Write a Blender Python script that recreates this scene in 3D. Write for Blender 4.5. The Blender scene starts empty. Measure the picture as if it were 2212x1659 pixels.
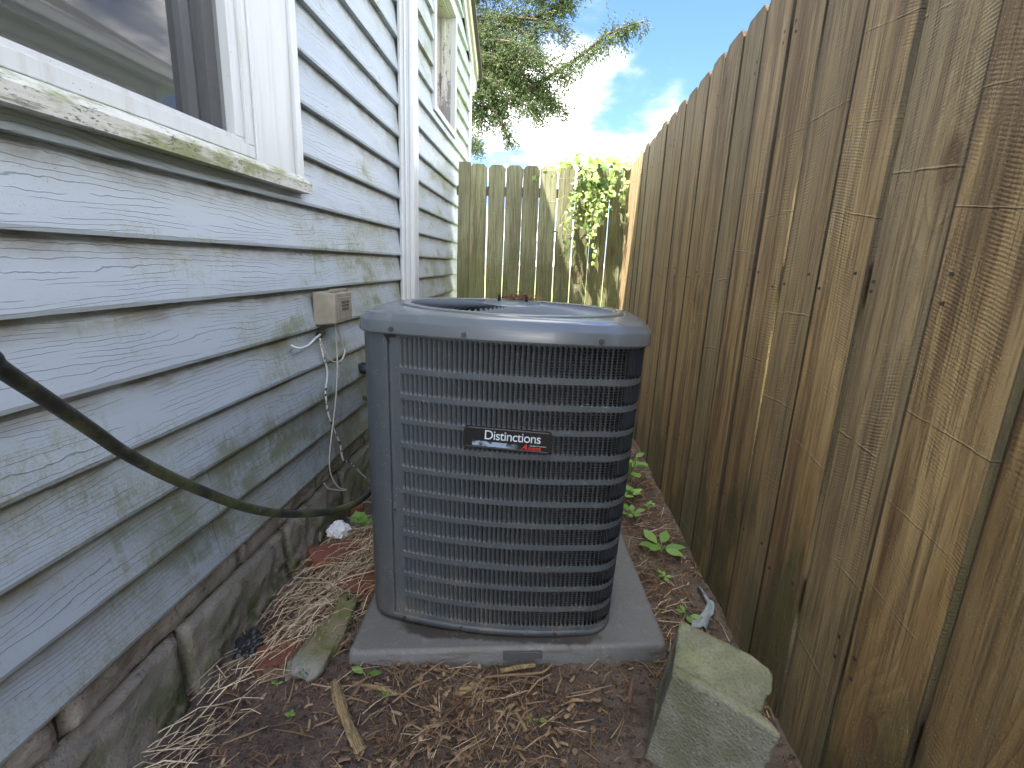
import bpy, bmesh, math, random
import numpy as np
from mathutils import Vector, Matrix, noise as mnoise

R = random.Random(7)
SC = bpy.context.scene
COL = SC.collection
PI = math.pi
Z0 = 1.035            # height of the lens above the soil

# ------------------------------------------------------------------ camera
cam_d = bpy.data.cameras.new('camera'); cam = bpy.data.objects.new('camera', cam_d); COL.objects.link(cam)
rx = Vector((0.99690306, -0.05503713, 0.05617119))
dx = Vector((0.06757745, 0.23423805, -0.96982773))
ux = Vector((0.04021911, 0.97062014, 0.2372319))
cam.matrix_world = Matrix(((rx[0], rx[1], rx[2], 0), (dx[0], dx[1], dx[2], 0), (ux[0], ux[1], ux[2], Z0), (0, 0, 0, 1)))
cam_d.sensor_width = 36; cam_d.lens = 1062 / 2212 * 36
cam_d.clip_start = 0.02; cam_d.clip_end = 2000
SC.camera = cam

# ------------------------------------------------------------------ light
SUN = Vector((0.31, 0.25, -1.0)).normalized()
sd = bpy.data.lights.new('sun', 'SUN'); sd.energy = 4.2; sd.angle = math.radians(0.55); sd.color = (1.0, 0.95, 0.86)
so = bpy.data.objects.new('sun', sd); COL.objects.link(so)
so.rotation_euler = SUN.to_track_quat('-Z', 'Y').to_euler(); so.location = (-3, -3, 12)
SC.view_settings.view_transform = 'Standard'; SC.view_settings.look = 'None'
SC.view_settings.gamma = 1.0; SC.view_settings.exposure = 2.75
try: SC.view_settings.use_curve_mapping = False
except Exception: pass
SC.cycles.max_bounces = 8; SC.cycles.diffuse_bounces = 5; SC.cycles.transparent_max_bounces = 12

# ------------------------------------------------------------------ node helper
class NT:
    def __init__(s, nt): s.nt = nt; s.k = 0
    def node(s, t, **kw):
        n = s.nt.nodes.new(t); s.k += 1; n.location = (s.k % 12 * 180, -(s.k // 12) * 200)
        for a, b in kw.items(): setattr(n, a, b)
        return n
    def put(s, inp, v):
        if v is None: return
        if isinstance(v, bpy.types.NodeSocket): s.nt.links.new(v, inp)
        else:
            if isinstance(v, (tuple, list)) and len(v) == 3 and len(getattr(inp, 'default_value', (0,) * 3)) == 4: v = (*v, 1)
            inp.default_value = v
    def m(s, op, a, b=None, c=None, clamp=False):
        n = s.node('ShaderNodeMath', operation=op); n.use_clamp = clamp
        s.put(n.inputs[0], a); s.put(n.inputs[1], b); s.put(n.inputs[2], c); return n.outputs[0]
    def add(s, a, b): return s.m('ADD', a, b)
    def sub(s, a, b): return s.m('SUBTRACT', a, b)
    def mul(s, a, b): return s.m('MULTIPLY', a, b)
    def vm(s, op, a, b=None, sc=None):
        n = s.node('ShaderNodeVectorMath', operation=op); s.put(n.inputs[0], a); s.put(n.inputs[1], b)
        if sc is not None: s.put(n.inputs[3], sc)
        return n.outputs[1] if op in ('DOT_PRODUCT', 'LENGTH', 'DISTANCE') else n.outputs[0]
    def sep(s, v): n = s.node('ShaderNodeSeparateXYZ'); s.put(n.inputs[0], v); return n.outputs
    def comb(s, x, y, z=0.0):
        n = s.node('ShaderNodeCombineXYZ'); s.put(n.inputs[0], x); s.put(n.inputs[1], y); s.put(n.inputs[2], z); return n.outputs[0]
    def noise(s, v, scale=1, detail=4, rough=.5, dist=0, col=False):
        n = s.node('ShaderNodeTexNoise'); s.put(n.inputs['Vector'], v); s.put(n.inputs['Scale'], scale)
        s.put(n.inputs['Detail'], detail); s.put(n.inputs['Roughness'], rough); s.put(n.inputs['Distortion'], dist)
        return n.outputs[1] if col else n.outputs[0]
    def vor(s, v, scale=1, feat='F1', rnd=1.0, out=0):
        n = s.node('ShaderNodeTexVoronoi', feature=feat); s.put(n.inputs['Vector'], v); s.put(n.inputs['Scale'], scale)
        s.put(n.inputs['Randomness'], rnd); return n.outputs[out]
    def mr(s, v, a, b, c=0.0, d=1.0, smooth=True):
        n = s.node('ShaderNodeMapRange'); n.interpolation_type = 'SMOOTHSTEP' if smooth else 'LINEAR'
        s.put(n.inputs[0], v)
        for i, q in enumerate((a, b, c, d)): s.put(n.inputs[i + 1], q)
        return n.outputs[0]
    def mix(s, f, a, b, mode='MIX'):
        n = s.node('ShaderNodeMix', data_type='RGBA', blend_type=mode); s.put(n.inputs[0], f)
        s.put(n.inputs[6], a); s.put(n.inputs[7], b); return n.outputs[2]
    def pos(s): return s.node('ShaderNodeNewGeometry').outputs['Position']
    def obj(s): return s.node('ShaderNodeTexCoord').outputs['Object']
    def uv(s): return s.node('ShaderNodeTexCoord').outputs['UV']
    def rnd(s): return s.node('ShaderNodeObjectInfo').outputs['Random']
    def bump(s, h, strength=.5, dist=.01, nrm=None):
        n = s.node('ShaderNodeBump'); s.put(n.inputs['Strength'], strength); s.put(n.inputs['Distance'], dist)
        s.put(n.inputs['Height'], h); s.put(n.inputs['Normal'], nrm); return n.outputs[0]

def mat(name, fn=None, color=(.5, .5, .5), rough=.6, metal=0.0, spec=.5, coat=0.0):
    m = bpy.data.materials.new(name); m.use_nodes = True
    b = m.node_tree.nodes['Principled BSDF']; t = NT(m.node_tree)
    b.inputs['Base Color'].default_value = (*color, 1); b.inputs['Roughness'].default_value = rough
    b.inputs['Metallic'].default_value = metal; b.inputs['Specular IOR Level'].default_value = spec
    b.inputs['Coat Weight'].default_value = coat
    if fn:
        r = fn(t, b) or {}
        for k, v in r.items(): t.put(b.inputs[k], v)
    return m

def frac_line(t, n, k, w):
    """thin contour lines of a field n, k levels, half-width w"""
    f = t.m('FRACT', t.mul(n, k)); d = t.m('ABSOLUTE', t.sub(f, .5))
    return t.mr(d, 0.0, w, 1.0, 0.0)

# ------------------------------------------------------------------ sky
def make_world():
    w = bpy.data.worlds.new('World'); SC.world = w; w.use_nodes = True
    t = NT(w.node_tree); bg = w.node_tree.nodes['Background']
    sky = t.node('ShaderNodeTexSky', sky_type='NISHITA'); sky.sun_disc = False
    sky.sun_elevation = math.asin(-SUN.z); sky.sun_rotation = math.atan2(-SUN.x, -SUN.y) % (2 * PI)
    sky.air_density = 1.0; sky.dust_density = 0.6; sky.ozone_density = 1.6
    d = t.node('ShaderNodeTexCoord').outputs['Generated']
    x, y, z = t.sep(d)
    zz = t.add(t.m('MAXIMUM', z, 0.0), 0.22)
    p = t.comb(t.m('DIVIDE', x, zz), t.m('DIVIDE', y, zz), 0.0)
    p = t.vm('ADD', p, (CLOUD_OFF[0], CLOUD_OFF[1], CLOUD_OFF[2]))
    n1 = t.noise(p, 1.15, 8, .52, .25); n2 = t.noise(p, 4.5, 6, .55, .2)
    n = t.add(t.mul(n1, .8), t.mul(n2, .2))
    c = t.mr(n, .42, .56)
    shade = t.mr(n, .44, .64, 3.0, 20.0)
    cl = t.mix(0.0, (1.0, .985, .96), (1, 1, 1))
    clv = t.vm('SCALE', cl, None, shade)
    skc = t.mix(1.0, sky.outputs[0], (.36, .45, .62), 'MULTIPLY')
    col = t.mix(t.mul(c, .93), skc, clv)
    t.put(bg.inputs['Color'], col); bg.inputs['Strength'].default_value = 0.1
CLOUD_OFF = (.97, 5.29, 0.0)
make_world()

# ------------------------------------------------------------------ mesh helpers
def tag(o, label=None, cat=None, group=None, kind=None):
    if label: o['label'] = label
    if cat: o['category'] = cat
    if group: o['group'] = group
    if kind: o['kind'] = kind
    return o
def empty(name, loc=(0, 0, 0), label=None, cat=None, group=None):
    o = bpy.data.objects.new(name, None); COL.objects.link(o); o.location = loc; o.empty_display_size = .05
    return tag(o, label, cat, group)
def link(name, me, m=None, parent=None, smooth=False):
    o = bpy.data.objects.new(name, me); COL.objects.link(o)
    if m is not None:
        for q in (m if isinstance(m, (list, tuple)) else [m]): me.materials.append(q)
    if parent is not None:
        o.parent = parent
    if smooth and len(me.polygons): me.polygons.foreach_set('use_smooth', [True] * len(me.polygons))
    return o
class MB:
    """collects shapes into one mesh (coordinates relative to origin o)"""
    def __init__(s, o=(0, 0, 0)): s.v = []; s.f = []; s.uv = {}; s.o = Vector(o); s.mi = []; s.cur = 0
    def vadd(s, pts):
        b = len(s.v); s.v.extend([tuple(Vector(p) - s.o) for p in pts]); return b
    def face(s, idx): s.f.append(tuple(idx)); s.mi.append(s.cur)
    def box(s, a, b):
        (x0, y0, z0), (x1, y1, z1) = [min(p, q) for p, q in zip(a, b)], [max(p, q) for p, q in zip(a, b)]
        k = s.vadd([(x0, y0, z0), (x1, y0, z0), (x1, y1, z0), (x0, y1, z0), (x0, y0, z1), (x1, y0, z1), (x1, y1, z1), (x0, y1, z1)])
        for q in ((0, 3, 2, 1), (4, 5, 6, 7), (0, 1, 5, 4), (1, 2, 6, 5), (2, 3, 7, 6), (3, 0, 4, 7)): s.face([k + i for i in q])
        return s
    def obox(s, c, ax, ay, az):
        """oriented box: centre and three half vectors"""
        c, ax, ay, az = map(Vector, (c, ax, ay, az)); pts = []
        for k in (-1, 1):
            for i, j in ((-1, -1), (1, -1), (1, 1), (-1, 1)): pts.append(c + ax * i + ay * j + az * k)
        k = s.vadd(pts)
        for q in ((0, 3, 2, 1), (4, 5, 6, 7), (0, 1, 5, 4), (1, 2, 6, 5), (2, 3, 7, 6), (3, 0, 4, 7)): s.face([k + i for i in q])
        return s
    def tube(s, pts, rad, n=6, cap=True, flat=1.0):
        pts = [Vector(p) for p in pts]; N = len(pts)
        rads = rad if isinstance(rad, (list, tuple)) else [rad] * N
        up = Vector((0, 0, 1)); prev = None; base = None
        for i, p in enumerate(pts):
            d = (pts[min(i + 1, N - 1)] - pts[max(i - 1, 0)]).normalized()
            a = d.cross(up if abs(d.z) < .95 else Vector((1, 0, 0))).normalized()
            if prev is not None:
                a2 = prev - d * prev.dot(d)
                if a2.length > 1e-4: a = a2.normalized()
            prev = a; b = d.cross(a)
            k = s.vadd([p + (a * math.cos(2 * PI * j / n) + b * math.sin(2 * PI * j / n) * flat) * rads[i] for j in range(n)])
            if base is not None:
                for j in range(n): s.face((base + j, base + (j + 1) % n, k + (j + 1) % n, k + j))
            elif cap: s.face([k + j for j in range(n)][::-1])
            base = k
        if cap: s.face([base + j for j in range(n)])
        return s
    def grid(s, P, closeu=False):
        """P[i][j] grid of points"""
        ni, nj = len(P), len(P[0]); k = s.vadd([p for r in P for p in r])
        for i in range(ni - (0 if closeu else 1)):
            for j in range(nj - 1):
                i2 = (i + 1) % ni
                s.face((k + i * nj + j, k + i2 * nj + j, k + i2 * nj + j + 1, k + i * nj + j + 1))
        return s
    def build(s, name, m=None, parent=None, smooth=False, at=None):
        me = bpy.data.meshes.new(name); me.from_pydata(s.v, [], s.f); me.update()
        o = link(name, me, m, None, smooth)
        if isinstance(m, (list, tuple)) and len(m) > 1: me.polygons.foreach_set('material_index', s.mi)
        if parent is not None: o.parent = parent
        if tuple(s.o) != (0, 0, 0) and parent is None: o.location = s.o
        return o
def bevel_obj(o, w=.003, seg=2, ang=40):
    md = o.modifiers.new('b', 'BEVEL'); md.width = w; md.segments = seg; md.limit_method = 'ANGLE'; md.angle_limit = math.radians(ang); md.harden_normals = False
    return o
def bake(o):
    dg = bpy.context.evaluated_depsgraph_get(); dg.update()
    me = bpy.data.meshes.new_from_object(o.evaluated_get(dg)); o.modifiers.clear(); o.data = me; return o
def nz(x, y, z, s=1.0): return mnoise.noise(Vector((x * s, y * s, z * s)))
def fbm(x, y, z, s=1.0, o=4):
    return mnoise.fractal(Vector((x * s, y * s, z * s)), 1.0, 2.0, o)
def text_mesh(name, body, size, m, parent, mw, extrude=.0004, spacing=1.0, shear=0.0, align='LEFT', sx=1.0, off=0.0):
    cu = bpy.data.curves.new(name, 'FONT'); cu.body = body; cu.size = size; cu.extrude = extrude; cu.space_character = spacing
    cu.shear = shear; cu.align_x = align; cu.offset = off
    t = bpy.data.objects.new(name, cu); COL.objects.link(t)
    dg = bpy.context.evaluated_depsgraph_get(); dg.update()
    me = bpy.data.meshes.new_from_object(t.evaluated_get(dg)); bpy.data.objects.remove(t)
    me.transform(Matrix.Diagonal((sx, 1, 1, 1)))
    o = link(name, me, m, parent); o.matrix_local = mw; return o
def W(x, y, z): return Vector((x, y, z + Z0))      # lens-height coordinates to world

# ------------------------------------------------------------------ materials
def siding_fn(weather):
    def f(t, b):
        P = t.pos(); x, y, z = t.sep(P); u, v, _ = t.sep(t.uv()); r = t.rnd()
        g = t.comb(t.add(t.mul(u, 1.25), t.mul(r, 37)), t.add(t.mul(v, .95), t.mul(r, 11)), 0.0)
        wob = t.noise(t.comb(t.mul(u, 30), t.mul(v, 6), r), 1, 2, .5)
        n = t.add(t.add(t.mul(v, 13.0), t.mul(t.noise(g, 1.5, 1.8, .4), 8.5)), t.mul(t.sub(wob, .5), .75))
        lines = frac_line(t, n, 1.0, .085)
        brk = t.mr(t.noise(t.comb(t.mul(u, 5), t.mul(v, 6), t.mul(r, 9)), 1, 2), .40, .52)
        lines = t.mul(lines, brk)
        fine = t.noise(t.comb(t.mul(u, 45), t.mul(v, 75), r), 1, 3, .6)
        fl = t.mr(fine, .64, .72)
        base = t.mix(t.noise(P, 1.7, 3), (.35, .41, .475), (.42, .475, .53))
        lip_dirt_shade = t.mul(t.mr(v, .58, .90), t.mr(t.noise(t.comb(t.mul(u, 9), t.mul(v, 2.5), t.mul(r, 5)), 1, 5, .65), .30, .7))
        base = t.mix(t.mul(lip_dirt_shade, .85), base, (.17, .155, .125))  # grime below each lip, deepened to paint in the lip's shadow
        # algae
        low = t.add(t.mr(z, .25, 1.55, .145, -.075), t.add(t.mr(y, .2, 2.2, -.085, .075), weather))
        an = t.add(t.mul(t.noise(t.comb(t.mul(x, 2), t.mul(y, 2.0), t.mul(z, 4.6)), 1, 5, .68), .72),
                   t.mul(t.noise(t.comb(t.mul(u, 60), t.mul(v, 2.4), t.mul(r, 3)), 1, 5, .7), .28))
        al = t.mr(t.add(an, low), .505, .60)
        al2 = t.mr(t.add(an, low), .575, .68)
        speck = t.mr(t.noise(P, 170, 3, .7), .35, .62); al = t.mul(al, t.mr(t.noise(P, 1.9, 3, .5), .38, .55, .3, 1))
        base = t.mix(t.mul(t.mul(al, speck), .62), base, (.28, .295, .18))
        base = t.mix(t.mul(al2, t.mr(t.noise(P, 5, 4, .6), .35, .6, .15, .75)), base, (.165, .18, .075))
        blk = t.mul(t.mr(t.noise(P, 330, 2, .6), .66, .72), t.mr(t.noise(P, 5, 4), .42, .66))
        base = t.mix(t.mul(blk, .8), base, (.05, .045, .03))
        col = t.mix(t.mul(lines, .56), base, (.075, .085, .10))
        col = t.mix(t.mul(fl, .16), col, (.15, .17, .19))
        h = t.sub(t.mul(fine, .25), t.mul(lines, .8))
        return {'Base Color': col, 'Roughness': .52, 'Normal': t.bump(h, .55, .0018)}
    return f
M = {}
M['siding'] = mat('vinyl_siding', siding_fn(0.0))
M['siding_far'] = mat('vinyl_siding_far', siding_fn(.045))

def vinyl(t, b):
    P = t.pos(); x, y, z = t.sep(P)
    n = t.noise(t.comb(t.mul(x, 40), t.mul(y, 40), t.mul(z, 3)), 1, 5, .6)
    c = t.mix(t.mr(n, .45, .8), (.52, .545, .565), (.42, .43, .41))
    s = t.mul(t.mr(t.noise(P, 240, 2), .70, .74), t.mr(t.noise(P, 6, 2), .5, .7))
    return {'Base Color': t.mix(s, c, (.1, .09, .07)), 'Roughness': .38}
M['vinyl'] = mat('white_vinyl', vinyl)
def sillf(t, b):
    P = t.pos(); x, y, z = t.sep(P)
    g = t.noise(t.comb(t.mul(x, 150), t.mul(y, 9), t.mul(z, 150)), 1, 4, .6)
    a = t.noise(t.comb(t.mul(x, 10), t.mul(y, 8), t.mul(z, 30)), 1, 5, .7)
    c = t.mix(t.mr(a, .42, .62), (.55, .56, .53), (.27, .29, .16))
    sp = t.mul(t.mr(t.noise(t.comb(t.mul(x, 200), t.mul(y, 60), t.mul(z, 200)), 1, 3, .7), .54, .62), t.mr(t.noise(P, 9, 2), .4, .6))
    c = t.mix(t.mul(sp, .85), c, (.07, .07, .04))
    return {'Base Color': t.mix(t.mr(g, .6, .68, 0, .7), c, (.1, .11, .07)), 'Roughness': .7, 'Normal': t.bump(g, .5, .002)}
M['sill'] = mat('mouldy_sill', sillf)
def peel(t, b):
    P = t.pos(); x, y, z = t.sep(P)
    n = t.add(t.noise(t.comb(t.mul(x, 18), t.mul(y, 18), t.mul(z, 7)), 1, 6, .65), t.mr(z, 1.9, 2.8, .12, -.12))
    c = t.mix(t.mr(n, .52, .55), (.55, .55, .51), (.27, .245, .25))
    return {'Base Color': t.mix(t.mr(t.noise(P, 60, 4, .7), .6, .7), c, (.12, .12, .09)), 'Roughness': .75, 'Normal': t.bump(t.mr(n, .52, .55), .4, .003)}
M['peel'] = mat('peeling_paint', peel)
M['glass_dark'] = mat('window_glass', lambda t, b: {'IOR': 1.85}, (.012, .015, .018), .03, 0, .5, 1.0)
M['sash'] = mat('grey_sash', lambda t, b: {'Base Color': t.mix(t.noise(t.pos(), 60, 3), (.10, .11, .12), (.16, .17, .185))}, rough=.5)
def screenf(t, b):
    u, v, _ = t.sep(t.pos()); x, y, z = t.sep(t.pos())
    gy = t.m('PINGPONG', t.mul(y, 520), .5); gz_ = t.m('PINGPONG', t.mul(z, 520), .5)
    g = t.m('MAXIMUM', t.mr(gy, .30, .42), t.mr(gz_, .30, .42))
    return {'Alpha': t.mul(g, .55), 'Base Color': (.06, .065, .07), 'Roughness': .6}
M['screen'] = mat('insect_screen', screenf)
M['shingle'] = mat('roof_shingle', lambda t, b: {'Base Color': t.mix(t.noise(t.pos(), 60, 4), (.05, .045, .04), (.12, .11, .10))}, rough=.95)
M['tanboard'] = mat('tan_rake_board', lambda t, b: {'Base Color': t.mix(t.noise(t.pos(), 9, 4), (.42, .40, .32), (.5, .48, .4))}, rough=.7)

def stonef(t, b):
    P = t.pos(); x, y, z = t.sep(P); r = t.rnd()
    n = t.noise(t.vm('ADD', P, t.comb(r, r, r)), 9, 6, .62)
    n2 = t.noise(t.comb(t.mul(y, 7), t.mul(z, 26), r), 1, 5, .6, .6)
    c = t.mix(t.mr(n, .3, .7), (.24, .215, .18), (.40, .375, .33))
    c = t.mix(t.mr(n2, .50, .72, 0, .55), c, (.24, .16, .10))
    c = t.mix(t.mul(t.mr(z, .02, .24, 1, 0), t.mr(n, .38, .58)), c, (.07, .085, .022))
    c = t.mix(t.mul(t.mr(y, 1.4, 2.1), .5), c, (.15, .17, .07))
    c = t.mix(t.mul(t.mr(t.noise(P, 150, 3), .6, .7), .6), c, (.07, .06, .05))
    crack = t.mul(frac_line(t, t.noise(t.comb(t.mul(y, 3), t.mul(z, 7), r), 1, 3), 4, .018), t.mr(n, .45, .55))
    return {'Base Color': t.mix(t.mul(crack, .7), c, (.04, .035, .03)), 'Roughness': .85, 'Normal': t.bump(t.add(t.mul(n, .7), t.mul(t.noise(P, 90, 5, .7), .45)), .8, .012)}
M['stone'] = mat('foundation_stone', stonef)
M['mortar'] = mat('mortar', lambda t, b: {'Base Color': t.mix(t.noise(t.pos(), 50, 4), (.07, .06, .045), (.14, .12, .10)), 'Normal': t.bump(t.noise(t.pos(), 130, 4), .7, .006)}, rough=.95)

def woodf(kind):
    def f(t, b):
        P = t.pos(); wx, wy, wz = t.sep(P); x, y, z = t.sep(t.obj()); r = t.rnd(); r2 = t.m('FRACT', t.mul(r, 7.31)); r3 = t.m('FRACT', t.mul(r, 23.7))
        off = t.comb(t.mul(r, 31), t.mul(r2, 17), t.mul(r3, 9))
        u_ = t.sep(t.uv())[0]; edge = t.mr(t.m('ABSOLUTE', u_), .470, .494)
        mid = t.noise(t.vm('ADD', t.comb(t.mul(x, 85), t.mul(z, 2.2), t.mul(y, 20)), off), 1, 4, .65)
        # knots
        kv = t.vm('ADD', t.comb(t.mul(x, 3.4), t.mul(z, 1.55), 0.0), off)
        vn = t.node('ShaderNodeTexVoronoi', feature='F1', voronoi_dimensions='2D'); t.put(vn.inputs['Vector'], kv); vn.inputs['Scale'].default_value = 1.0
        kd = vn.outputs[0]; kr = t.sep(vn.outputs[1])[0]
        ksel = t.mr(kr, .50, .52)
        halo = t.mul(t.mr(kd, .02, .30, 1, 0), ksel)
        # grain: contours of a stretched field pushed aside by the knots
        q = t.vm('ADD', t.comb(t.mul(x, 5.5), t.mul(z, .38), t.mul(y, 5)), off)
        fld = t.add(t.noise(q, 1, 2, .4, .15), t.mul(halo, .17))
        rings = t.m('FRACT', t.mul(fld, 16.0)); rr = t.mr(rings, .0, .85, 0, 1); rings = t.mul(rr, t.mr(rings, .85, 1.0, 1, 0))
        fib = t.noise(t.vm('ADD', t.comb(t.mul(x, 240), t.mul(z, 7), t.mul(y, 40)), off), 1, 4, .6)
        streak = t.noise(t.vm('ADD', t.comb(t.mul(x, 22), t.mul(z, .9), 0.0), off), 1, 4, .6)
        big = t.noise(t.vm('ADD', t.comb(t.mul(x, 8), t.mul(z, 1.4), 0.0), off), 1, 3, .5)
        # saw marks
        zz = t.add(t.mul(z, 1.0), t.mul(x, t.mr(r2, 0, 1, -.25, .5, False)))
        saw = t.m('SINE', t.add(t.mul(zz, t.mr(r3, 0, 1, 720, 1150, False)), t.mul(t.noise(t.comb(t.mul(x, 40), t.mul(z, 9), r), 1, 2), 5.0)))
        sawm = t.mr(t.noise(t.vm('ADD', t.comb(t.mul(x, 14), t.mul(z, 2.6), 3.0), off), 1, 4, .6), .42, .66)
        saw = t.mul(saw, sawm)
        rz = t.add(t.mul(t.add(z, t.mul(x, t.mr(r3, 0, 1, -.12, .22, False))), t.mr(r2, 0, 1, 4.0, 7.0, False)), t.mul(t.noise(t.comb(t.mul(x, 18), t.mul(z, 3), r), 1, 3), .05))
        ridge = t.mr(t.m('ABSOLUTE', t.sub(t.m('FRACT', t.add(rz, t.mul(r, 5))), .5)), 0.0, .013, 1, 0)
        rcell = t.m('FLOOR', t.add(t.add(rz, t.mul(r, 5)), 0.0))
        ridge = t.mul(ridge, t.mul(t.mr(t.noise(t.comb(t.mul(rcell, 3.7), t.mul(r, 50), 0.0), 1, 0), .42, .5), t.mr(t.noise(t.comb(t.mul(x, 22), t.mul(rcell, 5), r), 1, 2), .38, .55)))
        if kind == 'brown':
            c = t.mix(t.mr(big, .33, .68), (.355, .238, .098), (.490, .365, .180))
            c = t.mix(t.mr(streak, .50, .64, 0, .85), c, (.120, .062, .026))
            c = t.mix(t.mr(t.add(streak, t.mul(t.sub(r2, .5), .2)), .30, .44, .55, 0), c, (.26, .21, .145))
            c = t.mix(t.mul(rings, .36), c, (.14, .082, .040))
            topg = t.mul(t.mr(wz, .75, 1.85), t.mr(streak, .3, .6, .9, .5))
            c = t.mix(t.mul(topg, .60), c, (.31, .262, .185))
            stain = t.noise(t.vm('ADD', t.comb(t.mul(x, 11), t.mul(z, .7), 0.0), off), 1, 4, .6, .4)
            c = t.mix(t.mr(stain, .50, .64, 0, .7), c, (.135, .078, .042))
            low = t.mr(wz, .0, .9, 1, 0)
            c = t.mix(t.mul(low, .36), c, (.125, .078, .034))
            gm = t.mul(t.mr(t.add(t.noise(t.comb(t.mul(wy, 5), t.mul(wz, 1.8), 0), 1, 5, .6), t.mr(wz, .0, .9, .13, -.22)), .50, .64), .8)
            c = t.mix(gm, c, (.050, .062, .020))
            c = t.mix(t.mul(t.mr(r2, .0, .35, 1, 0), .35), c, (.33, .29, .185))
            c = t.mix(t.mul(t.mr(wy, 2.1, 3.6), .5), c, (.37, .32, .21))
        else:
            c = t.mix(t.mr(big, .3, .7), (.30, .28, .185), (.42, .395, .275))
            c = t.mix(t.mr(streak, .5, .68, 0, .5), c, (.16, .15, .10))
            c = t.mix(t.mul(rings, .35), c, (.15, .135, .08))
            gm = t.mr(t.add(t.noise(t.comb(t.mul(wx, 4), t.mul(wz, 2.0), 3.0), 1, 5, .6), t.mr(wz, .9, 1.8, .12, -.16)), .46, .64)
            c = t.mix(t.mul(gm, .65), c, (.15, .16, .055))
        c = t.mix(t.mul(t.mr(fib, .50, .66), .60), c, (.085, .055, .028))
        core = t.mul(t.mr(kd, .035, .075, 1, 0), ksel)
        kcol = t.mix(t.mr(t.m('FRACT', t.mul(kd, 60)), .2, .8), (.10, .05, .025), (.20, .12, .07))
        c = t.mix(t.mul(core, .8), c, kcol)
        c = t.mix(t.mul(t.mr(kd, .03, .17, .5, 0), ksel), c, (.15, .085, .04))
        c = t.mix(t.mul(ridge, .38), c, (.42, .36, .25))
        c = t.mix(t.mr(saw, .35, 1.0, 0, .22), c, (.085, .055, .03))
        sp = t.mul(t.mr(t.vor(P, 230), .12, .20, 1, 0), t.mr(t.add(t.noise(P, 21, 3), t.mr(wz, .1, 1.2, .07, -.04)), .44, .60))
        c = t.mix(t.mul(sp, .75), c, (.55, .50, .38))
        nails = 0
        val = t.mr(r3, 0, 1, (1.05 if kind == 'brown' else .85), (1.50 if kind == 'brown' else 1.2), False)
        c = t.vm('SCALE', c, None, val)
        c = t.vm('MULTIPLY', c, (.97, .885, .81) if kind == 'brown' else (.80, .87, .70))
        c = t.mix(t.mr(mid, .50, .66, 0, .55), c, (.105, .062, .028)); c = t.mix(t.mr(mid, .30, .42, .35, 0), c, (.42, .34, .22))
        c = t.mix(t.mul(edge, .85), c, (.035, .024, .014))  # dirt along board edges, darkened further to paint the shaded gaps
        rough_ = t.noise(P, 420, 4, .7)
        h = t.add(t.add(t.mul(saw, .20), t.mul(fib, .8)), t.add(t.mul(ridge, 1.2), t.add(t.mul(rings, -.5), t.mul(core, -1.2))))
        h = t.add(t.add(h, t.mul(rough_, .55)), t.mul(t.noise(t.comb(t.mul(x, 90), t.mul(y, 90), t.mul(z, 130)), 1, 4, .7), .9))
        return {'Base Color': c, 'Roughness': .66, 'Normal': t.bump(h, .9, .0036)}
    return f
M['board'] = mat('brown_fence_wood', woodf('brown'))
M['board_grey'] = mat('mossy_fence_wood', woodf('grey'))

def ac_fn(spk):
    def f(t, b):
        P = t.pos(); x, y, z = t.sep(P)
        v = t.vor(P, 135); sel = t.mr(t.noise(P, 33, 3, .7), .50, .60)
        s = t.mul(t.mul(t.mr(v, .11, .19, 1, 0), sel), t.mr(z, .1, .95, 1.0, .6))
        s2 = t.mul(t.mr(t.vor(P, 60), .06, .08, 1, 0), t.mr(t.noise(P, 15, 2), .52, .6))
        strk = t.noise(t.comb(t.mul(x, 60), t.mul(y, 60), t.mul(z, 2.5)), 1, 5, .65)
        dust = t.m('MAXIMUM', t.mul(t.mr(t.noise(P, 14, 5, .6), .4, .75), t.mr(z, .08, .34, .75, .15)), t.mul(t.mr(strk, .52, .72), .35))
        c = t.mix(dust, (.074, .086, .100), (.15, .14, .122))
        c = t.mix(t.mul(t.m('MAXIMUM', s, s2), spk), c, (.42, .43, .42))
        return {'Base Color': c, 'Roughness': .50, 'Normal': t.bump(t.noise(P, 500, 2), .12, .0005)}
    return f
M['ac'] = mat('grey_cabinet_paint', ac_fn(.9))
M['ac_cap'] = mat('grey_cap_paint', lambda t, b: {
    'Base Color': t.mix(t.mul(t.mr(t.noise(t.pos(), 5, 6, .7), .35, .9), .22), (.105, .122, .142), (.19, .185, .17)),
    'Roughness': .27}, spec=.6, coat=.2)
M['ac_fin'] = mat('guard_paint', None, (.15, .175, .21), .3)
def coilf(t, b):
    P = t.pos(); x, y, z = t.sep(P)
    w = t.m('SINE', t.mul(z, 900)); g = t.mr(w, -.2, .6)
    n = t.noise(P, 25, 4)
    c = t.mix(g, (.014, .014, .015), t.mix(n, (.08, .078, .074), (.18, .17, .16)))
    return {'Base Color': c, 'Metallic': .3, 'Normal': t.bump(w, .6, .003)}
M['coil'] = mat('coil_fins', coilf, rough=.45)
M['black'] = mat('black_plastic', lambda t, b: {'Base Color': t.mix(t.mr(t.vor(t.pos(), 300), .05, .09, 1, 0), (.012, .012, .014), (.10, .10, .10))}, rough=.35)
M['badge_face'] = mat('badge_face', lambda t, b: {'Base Color': t.mix(t.mul(t.mr(t.vor(t.pos(), 330), .05, .09, 1, 0), .5), (.008, .008, .010), (.3, .3, .3))}, rough=.3)
M['letter'] = mat('pale_blue_print', None, (.62, .70, .80), .45)
M['red'] = mat('red_print', None, (.62, .03, .02), .45)
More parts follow.
